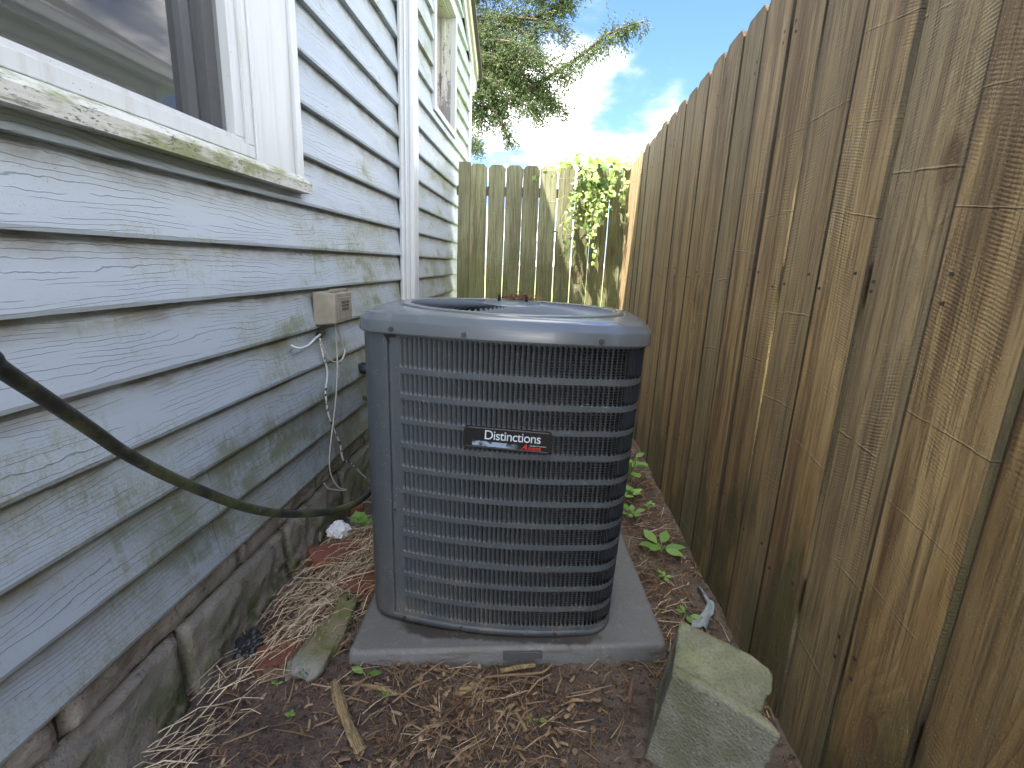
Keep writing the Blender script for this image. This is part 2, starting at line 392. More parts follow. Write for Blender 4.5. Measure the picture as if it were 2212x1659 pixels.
def silverf(t, b):
    x, y, z = t.sep(t.obj()); n = t.noise(t.comb(t.mul(x, 60), t.mul(y, 50), 0), 1, 3)
    return {'Base Color': t.mix(t.mr(n, .45, .6), (.32, .42, .55), (.05, .07, .10)), 'Alpha': t.mr(x, .055, .085, 1, 0)}
M['silver'] = mat('silver_blue_print', silverf, rough=.4)
M['screw'] = mat('rusty_screw', lambda t, b: {'Base Color': t.mix(t.noise(t.pos(), 300, 2), (.16, .14, .12), (.05, .03, .02))}, rough=.5, metal=.6)

def padf(t, b):
    P = t.pos(); x, y, z = t.sep(P)
    n = t.noise(P, 6, 5, .6); f_ = t.noise(P, 190, 3, .7)
    c = t.mix(n, (.130, .133, .135), (.180, .182, .182)); c = t.mix(t.mr(f_, .50, .70, 0, .45), c, (.26, .26, .25))
    # dirt washed out along the front of the unit
    dy = t.sub(y, t.add(1.135, t.mul(x, .03))); band = t.mul(t.mr(dy, -.060, .03, 0, 1), t.mr(t.m('ABSOLUTE', t.add(x, .07)), .18, .37, 1, 0))
    e = t.add(band, t.mul(t.sub(t.noise(P, 40, 5, .7), .5), .55))
    c = t.mix(t.mul(t.mr(e, .38, .62), .85), c, (.040, .033, .027))
    c = t.mix(t.mul(t.mr(t.noise(t.comb(t.mul(x, 3), t.mul(y, 5), 0), 1, 5, .6), .52, .72), .35), c, (.12, .105, .09))
    c = t.mix(t.mul(t.mr(t.noise(P, 26, 6, .75), .55, .70), .4), c, (.33, .33, .31)); c = t.mix(t.mul(t.mr(t.noise(t.comb(t.mul(x, 8), t.mul(y, 8), t.mul(z, 40)), 1, 5, .7), .50, .66), t.mr(z, .03, .052, .8, 0)), c, (.10, .08, .06))
    sp = t.mul(t.mr(t.vor(P, 130), .04, .07, 1, 0), t.mr(t.noise(P, 12, 2), .5, .6))
    c = t.mix(sp, c, (.03, .025, .02))
    return {'Base Color': c, 'Roughness': .62, 'Normal': t.bump(f_, .25, .0012)}
M['pad'] = mat('grey_pad_plastic', padf); M['ac_tab'] = mat('tab_plastic', None, (.085, .087, .09), .6)
def soilf(t, b):
    P = t.pos(); x, y, z = t.sep(P)
    n = t.noise(P, 5, 6, .65); n2 = t.noise(P, 70, 5, .75); n3 = t.noise(P, 300, 3, .7)
    c = t.mix(t.mr(n, .35, .65), (.085, .062, .050), (.185, .140, .113))
    c = t.mix(t.mr(n2, .5, .8), c, (.19, .145, .12))
    c = t.mix(t.mr(n3, .62, .72, 0, .6), c, (.24, .19, .16)); c = t.mix(t.mr(t.noise(P, 38, 4, .7), .36, .50, .75, 0), c, (.040, .030, .025))
    wh = t.mul(t.mr(t.vor(P, 120), .035, .06, 1, 0), t.mr(t.noise(P, 25, 2), .53, .6))
    c = t.mix(wh, c, (.5, .47, .43))
    org = t.mul(t.mr(t.noise(t.comb(t.mul(x, 160), t.mul(y, 50), 0), 1, 3, .7), .60, .68), t.mr(t.noise(P, 9, 3), .42, .6))
    c = t.mix(t.mul(org, .7), c, (.20, .085, .03))
    return {'Base Color': c, 'Roughness': .92, 'Normal': t.bump(t.add(t.mul(n2, .8), t.mul(n3, .5)), 1.0, .009)}
M['soil'] = mat('dark_soil', soilf)
M['lawn'] = mat('lawn_ground', lambda t, b: {'Base Color': t.mix(t.noise(t.pos(), 4, 5), (.10, .16, .03), (.20, .24, .06))}, rough=.9)
def strawf(c1, c2, c3=None):
    def f(t, b):
        P = t.pos(); r = t.noise(P, 45, 2); v = t.node('ShaderNodeAttribute', attribute_name='tone').outputs['Fac']
        c = t.mix(v, c1, c2)
        return {'Base Color': t.mix(t.mr(t.noise(P, 160, 3), .5, .75, 0, .6), c, c3 or c1), 'Roughness': .75}
    return f
M['straw'] = mat('dry_straw', strawf((.22, .15, .085), (.74, .63, .44), (.20, .135, .075)))
M['twig'] = mat('twig_bark', strawf((.13, .08, .05), (.36, .25, .15), (.09, .06, .04)))
M['needle'] = mat('dead_needles', strawf((.12, .072, .04), (.34, .19, .095), (.09, .055, .035)))
M['chip'] = mat('wood_chip', strawf((.14, .085, .05), (.37, .27, .165), (.10, .06, .035)))
def stick_fn(t, b):
    x, y, z = t.sep(t.obj()); n = t.noise(t.comb(t.mul(t.add(x, t.mul(y, .8)), 260), t.mul(t.sub(x, t.mul(y, 1.0)), 16), t.mul(z, 120)), 1, 5, .7); m2 = t.noise(t.obj(), 45, 5, .7)
    c = t.mix(t.mr(n, .35, .65), (.15, .10, .045), (.42, .32, .17)); c = t.mix(t.mr(m2, .52, .66, 0, .75), c, (.15, .115, .06))
    return {'Base Color': c, 'Roughness': .8, 'Normal': t.bump(n, .8, .004)}
M['stick'] = mat('weathered_stick', stick_fn)
def mossy(t, b):
    P = t.pos(); x, y, z = t.sep(t.obj()); n = t.noise(P, 14, 5, .65); g = t.noise(t.comb(t.mul(x, 70), t.mul(y, 8), t.mul(z, 70)), 1, 4, .6)
    c = t.mix(n, (.14, .13, .075), (.24, .21, .13)); c = t.mix(t.mr(n, .44, .62, 0, .8), c, (.11, .125, .035))
    c = t.mix(t.mr(y, -.13, -.07, .75, 0), c, (.24, .25, .23)); c = t.mix(t.mul(t.mr(g, .55, .7), .5), c, (.07, .06, .035))
    return {'Base Color': c, 'Roughness': .9, 'Normal': t.bump(t.add(g, t.noise(P, 120, 4)), .8, .006)}
M['mossy'] = mat('mossy_wood', mossy)
def brickf(t, b):
    P = t.pos(); n = t.noise(P, 30, 5, .65); g = t.noise(P, 12, 4)
    c = t.mix(n, (.13, .045, .026), (.23, .088, .055)); c = t.mix(t.mr(g, .5, .68, 0, .75), c, (.10, .075, .045))
    return {'Base Color': c, 'Roughness': .9, 'Normal': t.bump(t.noise(P, 160, 4, .7), .6, .003)}
M['brick'] = mat('old_brick', brickf)
def blockf(t, b):
    P = t.pos(); x, y, z = t.sep(P); g = t.noise(P, 170, 4, .75); n = t.noise(P, 8, 5, .6)
    nz_ = t.sep(t.node('ShaderNodeNewGeometry').outputs['Normal'])[2]
    c = t.mix(t.mr(n, .3, .7), (.25, .245, .20), (.36, .35, .285))
    up = t.mr(nz_, .3, .8)
    c = t.mix(t.mul(up, t.mr(n, .38, .6, .3, .7)), c, (.30, .31, .18))
    c = t.mix(t.mul(t.mul(up, t.mr(t.noise(P, 19, 5, .65), .50, .70)), .55), c, (.36, .38, .15))
    c = t.mix(t.mul(t.sub(1, up), t.mr(n, .45, .62, 0, .4)), c, (.17, .165, .11))
    c = t.mix(t.mr(g, .52, .66, 0, .6), c, (.10, .10, .08)); c = t.mix(t.mr(t.noise(P, 420, 3, .7), .56, .66, 0, .4), c, (.48, .48, .40)); c = t.mix(t.mul(t.mr(t.noise(P, 7, 5, .65), .45, .60), .6), c, (.15, .16, .085))
    c = t.mix(t.mr(t.vor(P, 140), .08, .14, .55, 0), c, (.50, .50, .45))
    return {'Base Color': c, 'Roughness': .93, 'Normal': t.bump(t.add(g, t.mul(t.vor(P, 150), .7)), 1.0, .005)}
M['block'] = mat('concrete_block', blockf)
def hosef(t, b):
    P = t.pos(); n = t.noise(P, 16, 5, .65)
    c = t.mix(t.mr(n, .42, .62), (.022, .023, .020), (.07, .08, .035))
    return {'Base Color': t.mix(t.mr(t.noise(P, 60, 4), .6, .75, 0, .5), c, (.13, .135, .10)), 'Roughness': .6, 'Normal': t.bump(n, .3, .002)}
M['hose'] = mat('mossy_black_rubber', hosef)
M['wire_white'] = mat('dirty_white_wire', lambda t, b: {'Base Color': t.mix(t.noise(t.pos(), 40, 4), (.42, .37, .31), (.62, .58, .52))}, rough=.6)
M['wire_peel'] = mat('peeling_wire_paint', lambda t, b: {'Base Color': t.mix(t.mr(t.noise(t.pos(), 60, 4), .41, .46), (.02, .02, .022), (.62, .62, .6))}, rough=.6)
def tbox(t, b):
    P = t.pos(); n = t.noise(P, 20, 5, .6)
    c = t.mix(t.mr(n, .35, .7), (.215, .195, .155), (.285, .265, .22)); c = t.mix(t.mr(t.noise(P, 13, 3), .55, .7, 0, .6), c, (.20, .21, .12))
    return {'Base Color': c, 'Roughness': .6}
M['tbox'] = mat('taupe_plastic', tbox)
M['ink'] = mat('embossed_lettering', None, (.09, .08, .06), .7)
def leaff(c1, c2, tr=.25):
    def f(t, b):
        r = t.rnd(); n = t.noise(t.obj(), 60, 3)
        v = t.node('ShaderNodeAttribute', attribute_name='tone').outputs['Fac']
        c = t.mix(t.m('FRACT', t.add(r, v)), c1, c2); c = t.mix(t.mr(n, .55, .75, 0, .3), c, tuple(q * .6 for q in c1))
        b.inputs['Transmission Weight'].default_value = 0
        # translucent leaf
        out = [q for q in t.nt.nodes if q.type == 'OUTPUT_MATERIAL'][0]
        tl = t.node('ShaderNodeBsdfTranslucent'); t.put(tl.inputs[0], c)
        ms = t.node('ShaderNodeMixShader'); ms.inputs[0].default_value = tr
        t.nt.links.new(b.outputs[0], ms.inputs[1]); t.nt.links.new(tl.outputs[0], ms.inputs[2]); t.nt.links.new(ms.outputs[0], out.inputs[0])
        return {'Base Color': c, 'Roughness': .5}
    return f
M['vine'] = mat('vine_leaf', leaff((.07, .15, .025), (.30, .40, .085), .4))
M['vine_stem'] = mat('vine_stem', None, (.33, .34, .10), .6)
M['weed'] = mat('weed_leaf', leaff((.14, .30, .055), (.30, .48, .12), .35))
M['cedar'] = mat('cedar_foliage', leaff((.035, .07, .024), (.13, .18, .055), .25))
M['bark'] = mat('cedar_bark', lambda t, b: {'Base Color': t.mix(t.noise(t.pos(), 30, 3), (.07, .05, .04), (.16, .12, .09))}, rough=.95)
M['plastic_white'] = mat('crumpled_white_plastic', None, (.72, .74, .76), .5)
M['plastic_black'] = mat('crumpled_black_plastic', None, (.02, .022, .025), .35)
M['plastic_blue'] = mat('faded_blue_plastic', lambda t, b: {'Base Color': t.mix(t.noise(t.pos(), 40, 3), (.22, .29, .33), (.36, .38, .37))}, rough=.6)
M['deadleaf'] = mat('dead_leaf', lambda t, b: {'Base Color': t.mix(t.rnd(), (.30, .17, .09), (.38, .26, .17))}, rough=.8)
M['shell'] = mat('pale_shell', None, (.55, .53, .48), .6)
M['neigh'] = mat('neighbour_siding', lambda t, b: {'Base Color': t.mix(t.noise(t.pos(), 3, 3), (.55, .56, .50), (.62, .62, .56))}, rough=.7)
M['dark_leaf'] = mat('evergreen_foliage', leaff((.03, .05, .02), (.06, .09, .03), .2))

# ================================================================== THE SETTING
def gz(x, y):
    h = .011 * fbm(x, y, 0, 3.1, 3) + .006 * fbm(x, y, 5, 14, 4)
    h += .0048 * fbm(x, y, 9, 50, 3) + .004 * max(0, fbm(x, y, 3, 22, 2))
    h += .018 * max(0, (-.62 - x) / .18) * (1 if x > -.9 else 0) * .6 + .012 * max(0, (x - .48) / .12) * (1 if x < .62 else 0)
    h += .010 * math.exp(-((x + .55) ** 2 / .03 + (y - 1.6) ** 2 / .3))
    return h
def ground():
    xs = list(np.arange(-.86, .68, .0075)); ys = list(np.arange(.45, 1.25, .0075)) + list(np.arange(1.25, 2.6, .015)) + list(np.arange(2.6, 4.3, .035))
    xs = [-400, -150, -60, -25, -12, -6, -3, -1.6, -1.1] + xs + [.9, 1.3, 2.2, 4, 8, 16, 40, 120, 400]
    ys = [-400, -120, -40, -15, -6, -3, -1.2, -.4, .1] + ys + [4.6, 5.2, 6.5, 9, 15, 30, 80, 200, 400]
    P = []
    for x in xs:
        row = []
        for y in ys:
            inn = (-.87 < x < .68 and .4 < y < 4.35)
            row.append((x, y, gz(x, y) if inn else 0.0))
        P.append(row)
    o = MB().grid(P).build('soil_ground', M['soil'], smooth=True); tag(o, kind='structure')
    m = MB().box((-30, 4.35, -.02), (30, 40, .012)); o = m.build('lawn', M['lawn']); tag(o, kind='structure')
    m = MB().box((.75, -20, -.02), (30, 4.34, .012)); o = m.build('side_lawn', M['lawn']); tag(o, kind='structure')
ground()

# ------------------------------------------------------------------ house
XW = -.78
house = empty('house', (XW, 2, 0), 'house clad in pale blue-grey lapped siding with green algae on the left side', 'house')
HO = Vector((XW, 2, 0))
def hb(): return MB(HO)
def hpart(m, name, mt, smooth=False): return m.build(name, mt, house, smooth)
lips = [-.757, -.630, -.500, -.373, -.242, -.107, .019, .155, .303, .450, .595, .741, .887, 1.033, 1.18, 1.325, 1.47, 1.615, 1.76, 1.905, 2.05]
while lips[-1] < 5.1: lips.append(lips[-1] + .146)
def rake_z(y): return 2.04 - .61 * (y - 4.52)        # lens-height coordinates
holes = [(-.12, 1.575, .186, 1.40), (3.41, 4.17, .93, 1.80)]
def siding_piece(y0, y1, z0, z1, zl, zt, mt):
    """one course piece: lip at zl, hidden top at zt; shown from z0 to z1; bowed lapped profile"""
    prof = [(-.006, zl - .004), (.0105, zl + .000), (.0125, zl + .008), (-.0010, zl + .55 * (zt - zl)), (-.0117, zt + .008)]
    prof = [(a, b) for a, b in prof]
    me = bpy.data.meshes.new('siding_panel'); V = []; F = []; UV = []
    n = max(2, int((y1 - y0) / .35) + 1); ys = [y0 + (y1 - y0) * i / (n - 1) for i in range(n)]
    def xat(z):
        for (a, b), (c, d) in zip(prof, prof[1:]):
            if b <= z <= d: return a + (c - a) * (z - b) / (d - b + 1e-9)
        return prof[-1][0] if z > prof[-1][1] else prof[0][0]
    zs = [p[1] for p in prof if z0 - .002 <= p[1] <= z1 + .008] or []
    if not zs or zs[0] > z0 + .003: zs = [z0] + zs
    if z1 < zs[-1] or z1 > zs[-1] + .004: zs = [q for q in zs if q < z1] + [z1]
    back = -.0122
    ring = [(back, zs[0])] + [(xat(q), q) for q in zs] + [(back, zs[-1])]
    for y in ys:
        w = .0012 * math.sin(y * 5.1 + zl * 40) + .0008 * math.sin(y * 13 + zl * 9)
        for a, b in ring: V.append((a + w, y - 2, b + Z0))
    k = len(ring)
    for i in range(n - 1):
        for j in range(k - 1): F.append((i * k + j, i * k + j + 1, (i + 1) * k + j + 1, (i + 1) * k + j))
    F.append(tuple(range(k))[::-1]); F.append(tuple((n - 1) * k + j for j in range(k)))
    me.from_pydata(V, [], F); uvl = me.uv_layers.new()
    for lp in me.loops:
        v = V[lp.vertex_index]; uvl.data[lp.index].uv = (v[1] + 2, (v[2] - Z0 - zl) / (zt - zl))
    o = link('siding_panel', me, mt, house); return o
def courses():
    for i in range(len(lips) - 1):
        zl, zt = lips[i], lips[i + 1]
        segs = []
        # front block; its unseen upper storey is added to shade the right fence
        segs.append((-3.0, 2.64 if zt < 3.3 else 2.40, M['siding']))
        ymax = min(4.93, 4.52 + (2.04 - zt) / .61)
        if ymax > 2.9: segs.append((2.64, ymax, M['siding_far']))
        for y0, y1, mt in segs:
            rects = [(y0, y1, zl, zt)]
            for hy0, hy1, hz0, hz1 in holes:
                new = []
                for a, b, c, d in rects:
                    if hy1 <= a or hy0 >= b or hz1 <= c or hz0 >= d: new.append((a, b, c, d)); continue
                    if a < hy0: new.append((a, hy0, c, d))
                    if b > hy1: new.append((hy1, b, c, d))
                    m0, m1 = max(a, hy0), min(b, hy1)
                    if c < hz0 - .012: new.append((m0, m1, c, hz0))
                    if d > hz1 + .012: new.append((m0, m1, hz1, d))
                rects = new
            # visible seams on the lowest courses
            if i in (0, 1):
                s = 1.045 if i == 0 else 1.052; rects2 = []
                for a, b, c, d in rects:
                    if a < s < b: rects2 += [(a, s - .0008, c, d), (s + .0008, b, c, d)]
                    else: rects2.append((a, b, c, d))
                rects = rects2
            for a, b, c, d in rects:
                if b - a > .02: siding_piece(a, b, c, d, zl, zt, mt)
courses()
def shell():
    m = hb()                                              # solid structure behind the siding, with recesses
    m.box((-6, -3, .0), (-1.02, 2.40, 6.3)); m.box((-6, 2.4005, 0), (-1.02, 2.80, 4.3)); hpart(m, 'wall', M['mortar'])  # unseen upper part shaped to set the shadow edge on the right fence
    m = hb()
    def slab(y0, y1, z0, z1): m.box((-1.0195, y0, z0 + Z0), (XW - .0125, y1, z1 + Z0))
    slab(-3, -.12, -.75, 5.262); slab(1.575, 2.40, -.75, 5.262); slab(2.401, 2.74, -.75, 3.26); slab(-.12, 1.575, -.75, .186); slab(-.12, 1.575, 1.40, 5.262)
    slab(2.801, 3.41, -.75, 2.0); slab(4.17, 4.92, -.75, 1.6); slab(3.41, 4.17, -.75, .93)
    k = m.vadd([(XW - .0125, 3.41, 1.8 + Z0), (XW - .0125, 4.17, 1.8 + Z0), (XW - .0125, 4.17, 2.18 + Z0), (XW - .0125, 3.41, 2.6 + Z0),
                (-1.02, 3.41, 1.8 + Z0), (-1.02, 4.17, 1.8 + Z0), (-1.02, 4.17, 2.18 + Z0), (-1.02, 3.41, 2.6 + Z0)])
    for q in ((0, 1, 2, 3), (4, 7, 6, 5), (0, 4, 5, 1), (2, 6, 7, 3), (1, 5, 6, 2), (0, 3, 7, 4)): m.face([k + j for j in q])
    hpart(m, 'sheathing', M['mortar'])
    m = hb()                                              # gabled addition core
    pts = [(2.801, 0), (4.92, 0), (4.92, rake_z(4.92) + Z0 - .03), (2.801, rake_z(2.8) + Z0 - .03)]
    k = m.vadd([(-1.021, a, b) for a, b in pts] + [(-6, a, b) for a, b in pts])
    m.face((k, k + 1, k + 2, k + 3)); m.face((k + 7, k + 6, k + 5, k + 4))
    for j in range(4): m.face((k + j, k + 4 + j, k + 4 + (j + 1) % 4, k + (j + 1) % 4))
    hpart(m, 'addition_core', M['mortar'])
    # gable triangle sheathing behind the courses
    m = hb(); k = m.vadd([(XW - .013, 2.801, 2.0 + Z0), (XW - .013, 3.409, 2.0 + Z0), (XW - .013, 3.409, rake_z(3.41) + Z0), (XW - .013, 2.801, rake_z(2.8) + Z0)])
    m.face((k, k + 1, k + 2, k + 3)); hpart(m, 'gable_sheathing', M['mortar'])
    # roof slab of the addition, rake boards
    def sl(x0, x1, y0, y1, t0, t1, name, mt):
        m = hb(); ps = [(y0, rake_z(y0) + t0), (y1, rake_z(y1) + t0), (y1, rake_z(y1) + t1), (y0, rake_z(y0) + t1)]
        k = m.vadd([(x0, a, b + Z0) for a, b in ps] + [(x1, a, b + Z0) for a, b in ps])
        m.face((k + 3, k + 2, k + 1, k)); m.face((k + 4, k + 5, k + 6, k + 7))
        for j in range(4): m.face((k + j, k + (j + 1) % 4, k + 4 + (j + 1) % 4, k + 4 + j))
        return hpart(m, name, mt)
    sl(XW + .0055, XW + .022, 2.80, 4.98, -.10, .012, 'rake_trim', M['vinyl'])
    sl(XW + .0225, XW + .042, 2.80, 5.16, .013, .125, 'rake_board', M['tanboard'])
    sl(-6.1, XW + .072, 2.80, 5.26, .127, .160, 'roof', M['shingle'])
    m = hb().box((-6.0, 5.00, 1.52 + Z0), (XW + .018, 5.10, 1.80 + Z0)).box((-6.0, 5.101, 1.58 + Z0), (XW + .022, 5.19, 1.70 + Z0)); o = hpart(m, 'eave_box', M['vinyl'])
    m = hb().box((XW - .03, 4.872, -.76 + Z0), (XW + .016, 4.975, 1.74 + Z0)); o = hpart(m, 'corner_post', M['vinyl']); bevel_obj(o, .006)
    m = hb().box((-6.0, 4.921, 0), (XW - .031, 4.96, 1.6 + Z0)); hpart(m, 'rear_wall', M['siding'])
    # unseen roof added over the front block to cast shade
    m = hb().box((-6.4, -3.4, 6.3), (XW + .02, 2.42, 6.38)); hpart(m, 'roof', M['shingle'])
    m = hb().box((-6, 2.4005, 4.301), (XW - .0125, 2.412, 6.298)); hpart(m, 'shade_upper_wall', M['siding'])  # end wall of the added shading storey
shell()
def foundation():
    m = hb().box((-1.4, -3, -.2), (XW - .027, 4.90, -.753 + Z0)); hpart(m, 'foundation_wall', M['mortar'])
    def stone(y0, y1, z0, z1, bulge, sd):
        ny, nz_ = max(6, int((y1 - y0) / .014)), max(4, int((z1 - z0) / .012)); P = []
        for i in range(ny + 1):
            row = []
            for j in range(nz_ + 1):
                a, c = i / ny, j / nz_; y = y0 + (y1 - y0) * a; z = z0 + (z1 - z0) * c
                e = min(1, min(a, 1 - a) * (y1 - y0) / .006, 10) * min(1, min(c, 1 - c) * (z1 - z0) / .006)
                e = math.sqrt(max(0, e))
                rough = .5 + .5 * fbm(y, z * 1.3, sd, 9, 4)
                lowb = bulge * (1 - c) ** 1.3
                x = XW - .024 + e * (.010 + .010 * rough + lowb * .7 + .007 * (1 - abs(fbm(y * .7, z * 1.4, sd + 3, 7.5, 5)) * 2) + .006 * fbm(y, z, sd, 26, 5))
                row.append((x, y + .002 * fbm(y, z, sd + 7, 12, 3), z + .002 * fbm(z, y, sd, 14, 2)))
            P.append(row)
        m = hb().grid(P); hpart(m, 'stone', M['stone'], True)
    js = [-1.4, -.9, -.44, .0, .46, .905, 1.36, 1.80, 2.27, 2.7, 3.2, 3.65, 4.1, 4.5, 4.88]
    for a, b in zip(js, js[1:]): stone(a + .004, b - .004, -.06, -.845 + Z0, .030, a * 3.3)
    jt = [-1.4, -.85, -.35, .16, .632, 1.135, 1.60, 2.08, 2.5, 3.0, 3.5, 4.0, 4.45, 4.88]
    for a, b in zip(jt, jt[1:]): stone(a + .004, b - .004, -.838 + Z0, -.752 + Z0, .0, a * 2.1 + 5)
foundation()
def window_near():
    y0, y1, z0, z1 = -.115, 1.570, .186 + Z0, 1.395 + Z0
    w = hb()                                     # casing ring: flat trim plus outer bead
    def ring(m, x0, x1, ya, yb, za, zb, t, tb=None, tt=None):
        tb = t if tb is None else tb; tt = t if tt is None else tt
        if tb > 0: m.box((x0, ya, za), (x1, yb, za + tb))
        m.box((x0, ya, zb - tt), (x1, yb, zb))
        m.box((x0, ya, za + tb), (x1, ya + t, zb - tt)); m.box((x0, yb - t, za + tb), (x1, yb, zb - tt))
    ring(w, XW - .03, XW + .016, y0 + .035, y1 - .036, z0 + .0, z1 - .035, .195, 0.0, .12)
    win = hpart(w, 'window', M['vinyl']); bevel_obj(win, .003)
    def sub(m, name, mt, bv=.002):
        o = m.build(name, mt, win); 
        if bv: bevel_obj(o, bv)
        return o
    m = hb(); ring(m, XW - .03, XW + .026, y0, y1, z0 + .022, z1, .0345, 0.0, .034); sub(m, 'casing_bead', M['vinyl'])
    m = hb(); ring(m, XW - .06, XW + .010, .12, 1.338, .238 + Z0, 1.24 + Z0, .030, .030); sub(m, 'outer_frame', M['vinyl'])
    m = hb(); ring(m, XW - .075, XW + .002, .1505, 1.3075, .2685 + Z0, 1.209 + Z0, .036, .012); sub(m, 'inner_frame', M['vinyl'])
    m = hb(); ring(m, XW - .085, XW - .030, .187, 1.271, .281 + Z0, 1.17 + Z0, .040, .012); sub(m, 'sash', M['sash'])
    m = hb().box((XW - .085, 1.170, .2935 + Z0), (XW - .040, 1.200, 1.15 + Z0)); sub(m, 'sash_stile', M['sash'])
    m = hb().box((XW - .060, .2275, .2935 + Z0), (XW - .056, 1.2305, 1.13 + Z0)); sub(m, 'pane', M['glass_dark'], 0)
    m = hb().box((XW - .0215, .188, .2815 + Z0), (XW - .0207, 1.2705, 1.17 + Z0)); sub(m, 'insect_screen', M['screen'], 0)
    # sloping sill with a nosing
    m = hb(); prof = [(XW - .03, z0 + .052), (XW + .022, z0 + .047), (XW + .043, z0 + .034), (XW + .047, z0 + .026), (XW + .045, z0 - .002), (XW - .01, z0 - .002)]
    P = [[(a, y, b) for a, b in prof] for y in (y0 + .002, .3, .7, 1.1, y1 + .004)]
    m.grid(P); k = m.vadd(P[0]); m.face([k + j for j in range(6)]); k = m.vadd(P[-1]); m.face([k + j for j in range(6)][::-1])
    sub(m, 'sill', M['sill'], 0)
window_near()
def window_far():
    y0, y1, z0, z1 = 3.415, 4.165, .935 + Z0, 1.795 + Z0
    m = hb()
    m.box((XW - .02, y0, z0), (XW + .020, y0 + .05, z1)).box((XW - .02, y1 - .05, z0), (XW + .020, y1, z1))
    m.box((XW - .02, y0 + .05, z1 - .05), (XW + .020, y1 - .05, z1)).box((XW - .02, y0 + .05, z0), (XW + .022, y1 - .05, z0 + .035))
    w = hpart(m, 'window', M['vinyl']); bevel_obj(w, .002)
    m = hb()                                        # deep reveals with peeling paint
    m.box((XW - .16, y0 + .05, z0 + .03), (XW - .021, y0 + .062, z1 - .05)); m.box((XW - .16, y1 - .062, z0 + .03), (XW - .021, y1 - .05, z1 - .05))
    m.box((XW - .16, y0 + .062, z1 - .062), (XW - .021, y1 - .062, z1 - .05)); m.box((XW - .16, y0 + .05, z0 + .018), (XW - .021, y1 - .05, z0 + .0295))
    m.box((XW - .085, y1 - .075, z0 + .03), (XW - .06, y1 - .0622, z1 - .0622)); m.box((XW - .14, y1 - .085, z0 + .03), (XW - .12, y1 - .0622, z1 - .0622))
    m.build('jamb', M['peel'], w)
    m = hb().box((XW - .165, y0 + .05, z0 + .02), (XW - .1605, y1 - .05, z1 - .05)); m.build('pane', M['glass_dark'], w)
window_far()
def downspout():
    z0, z1 = .10, 2.9 + Z0; y0, y1 = 2.645, 2.742; x0, x1 = XW + .006, XW + .084
    # corrugated outline seen from above
    o_ = [(x0, y0), (x0 + .012, y0 - .004), (x0 + .020, y0 - .001), (x0 + .028, y0 - .001), (x0 + .034, y0 - .005), (x0 + .040, y0 - .001), (x0 + .052, y0 - .001),
          (x0 + .058, y0 - .005), (x1 - .012, y0 - .004), (x1 - .003, y0), (x1, y0 + .008), (x1, y0 + .035), (x1 - .004, y0 + .042), (x1, y0 + .049), (x1, y1 - .008), (x1 - .006, y1), (x0, y1)]
    P = [[(a, b, z) for a, b in o_ + o_[:1]] for z in (z0, .8, 1.6, 2.4, z1)]
    m = hb().grid([list(r) for r in zip(*P)]); o = hpart(m, 'downspout', M['vinyl'])
downspout()

# ------------------------------------------------------------------ fences
def board_mesh(w, h, th, seed, ear=.022, bow=0.0):
    """local: x width (centred), y thickness (front at 0, back at +th), z height"""
    rr = random.Random(seed); n = 7; V = []; F = []
    for i in range(n + 1):
        z = h * i / n; wl = .0016 * math.sin(i * 1.7 + seed) + rr.uniform(-.0008, .0008) + bow * math.sin(PI * i / n)
        cup = .0012 * math.sin(seed * 2.3 + i)
        e = ear if i == n else 0; zz = z
        if i == n:
            a = -w / 2 + ear + wl; b = w / 2 - ear + wl
        else: a = -w / 2 + wl; b = w / 2 + wl
        V += [(a, 0, zz), (0.0 + wl, cup - .0012, zz + (rr.uniform(-.001, .001) if i else 0)), (b, 0, zz), (b, th, zz), (a, th, zz)]
    # insert ear shoulder row
    top = V[-5:]; V = V[:-5]; wl = 0
    z = h - ear * 1.05
    V += [(-w / 2, 0, z), (0, -.0006, z), (w / 2, 0, z), (w / 2, th, z), (-w / 2, th, z)]; V += top
    rows = len(V) // 5
    for i in range(rows - 1):
        for j in range(5): F.append((i * 5 + j, i * 5 + (j + 1) % 5, (i + 1) * 5 + (j + 1) % 5, (i + 1) * 5 + j))
    F.append((4, 3, 2, 1, 0)); k = (rows - 1) * 5; F.append((k, k + 1, k + 2, k + 3, k + 4))
    me = bpy.data.meshes.new('board'); me.from_pydata(V, [], F); me.update(); uvl = me.uv_layers.new()
    for lp in me.loops:
        v = V[lp.vertex_index]; uvl.data[lp.index].uv = (v[0] / w, v[2])
    return me
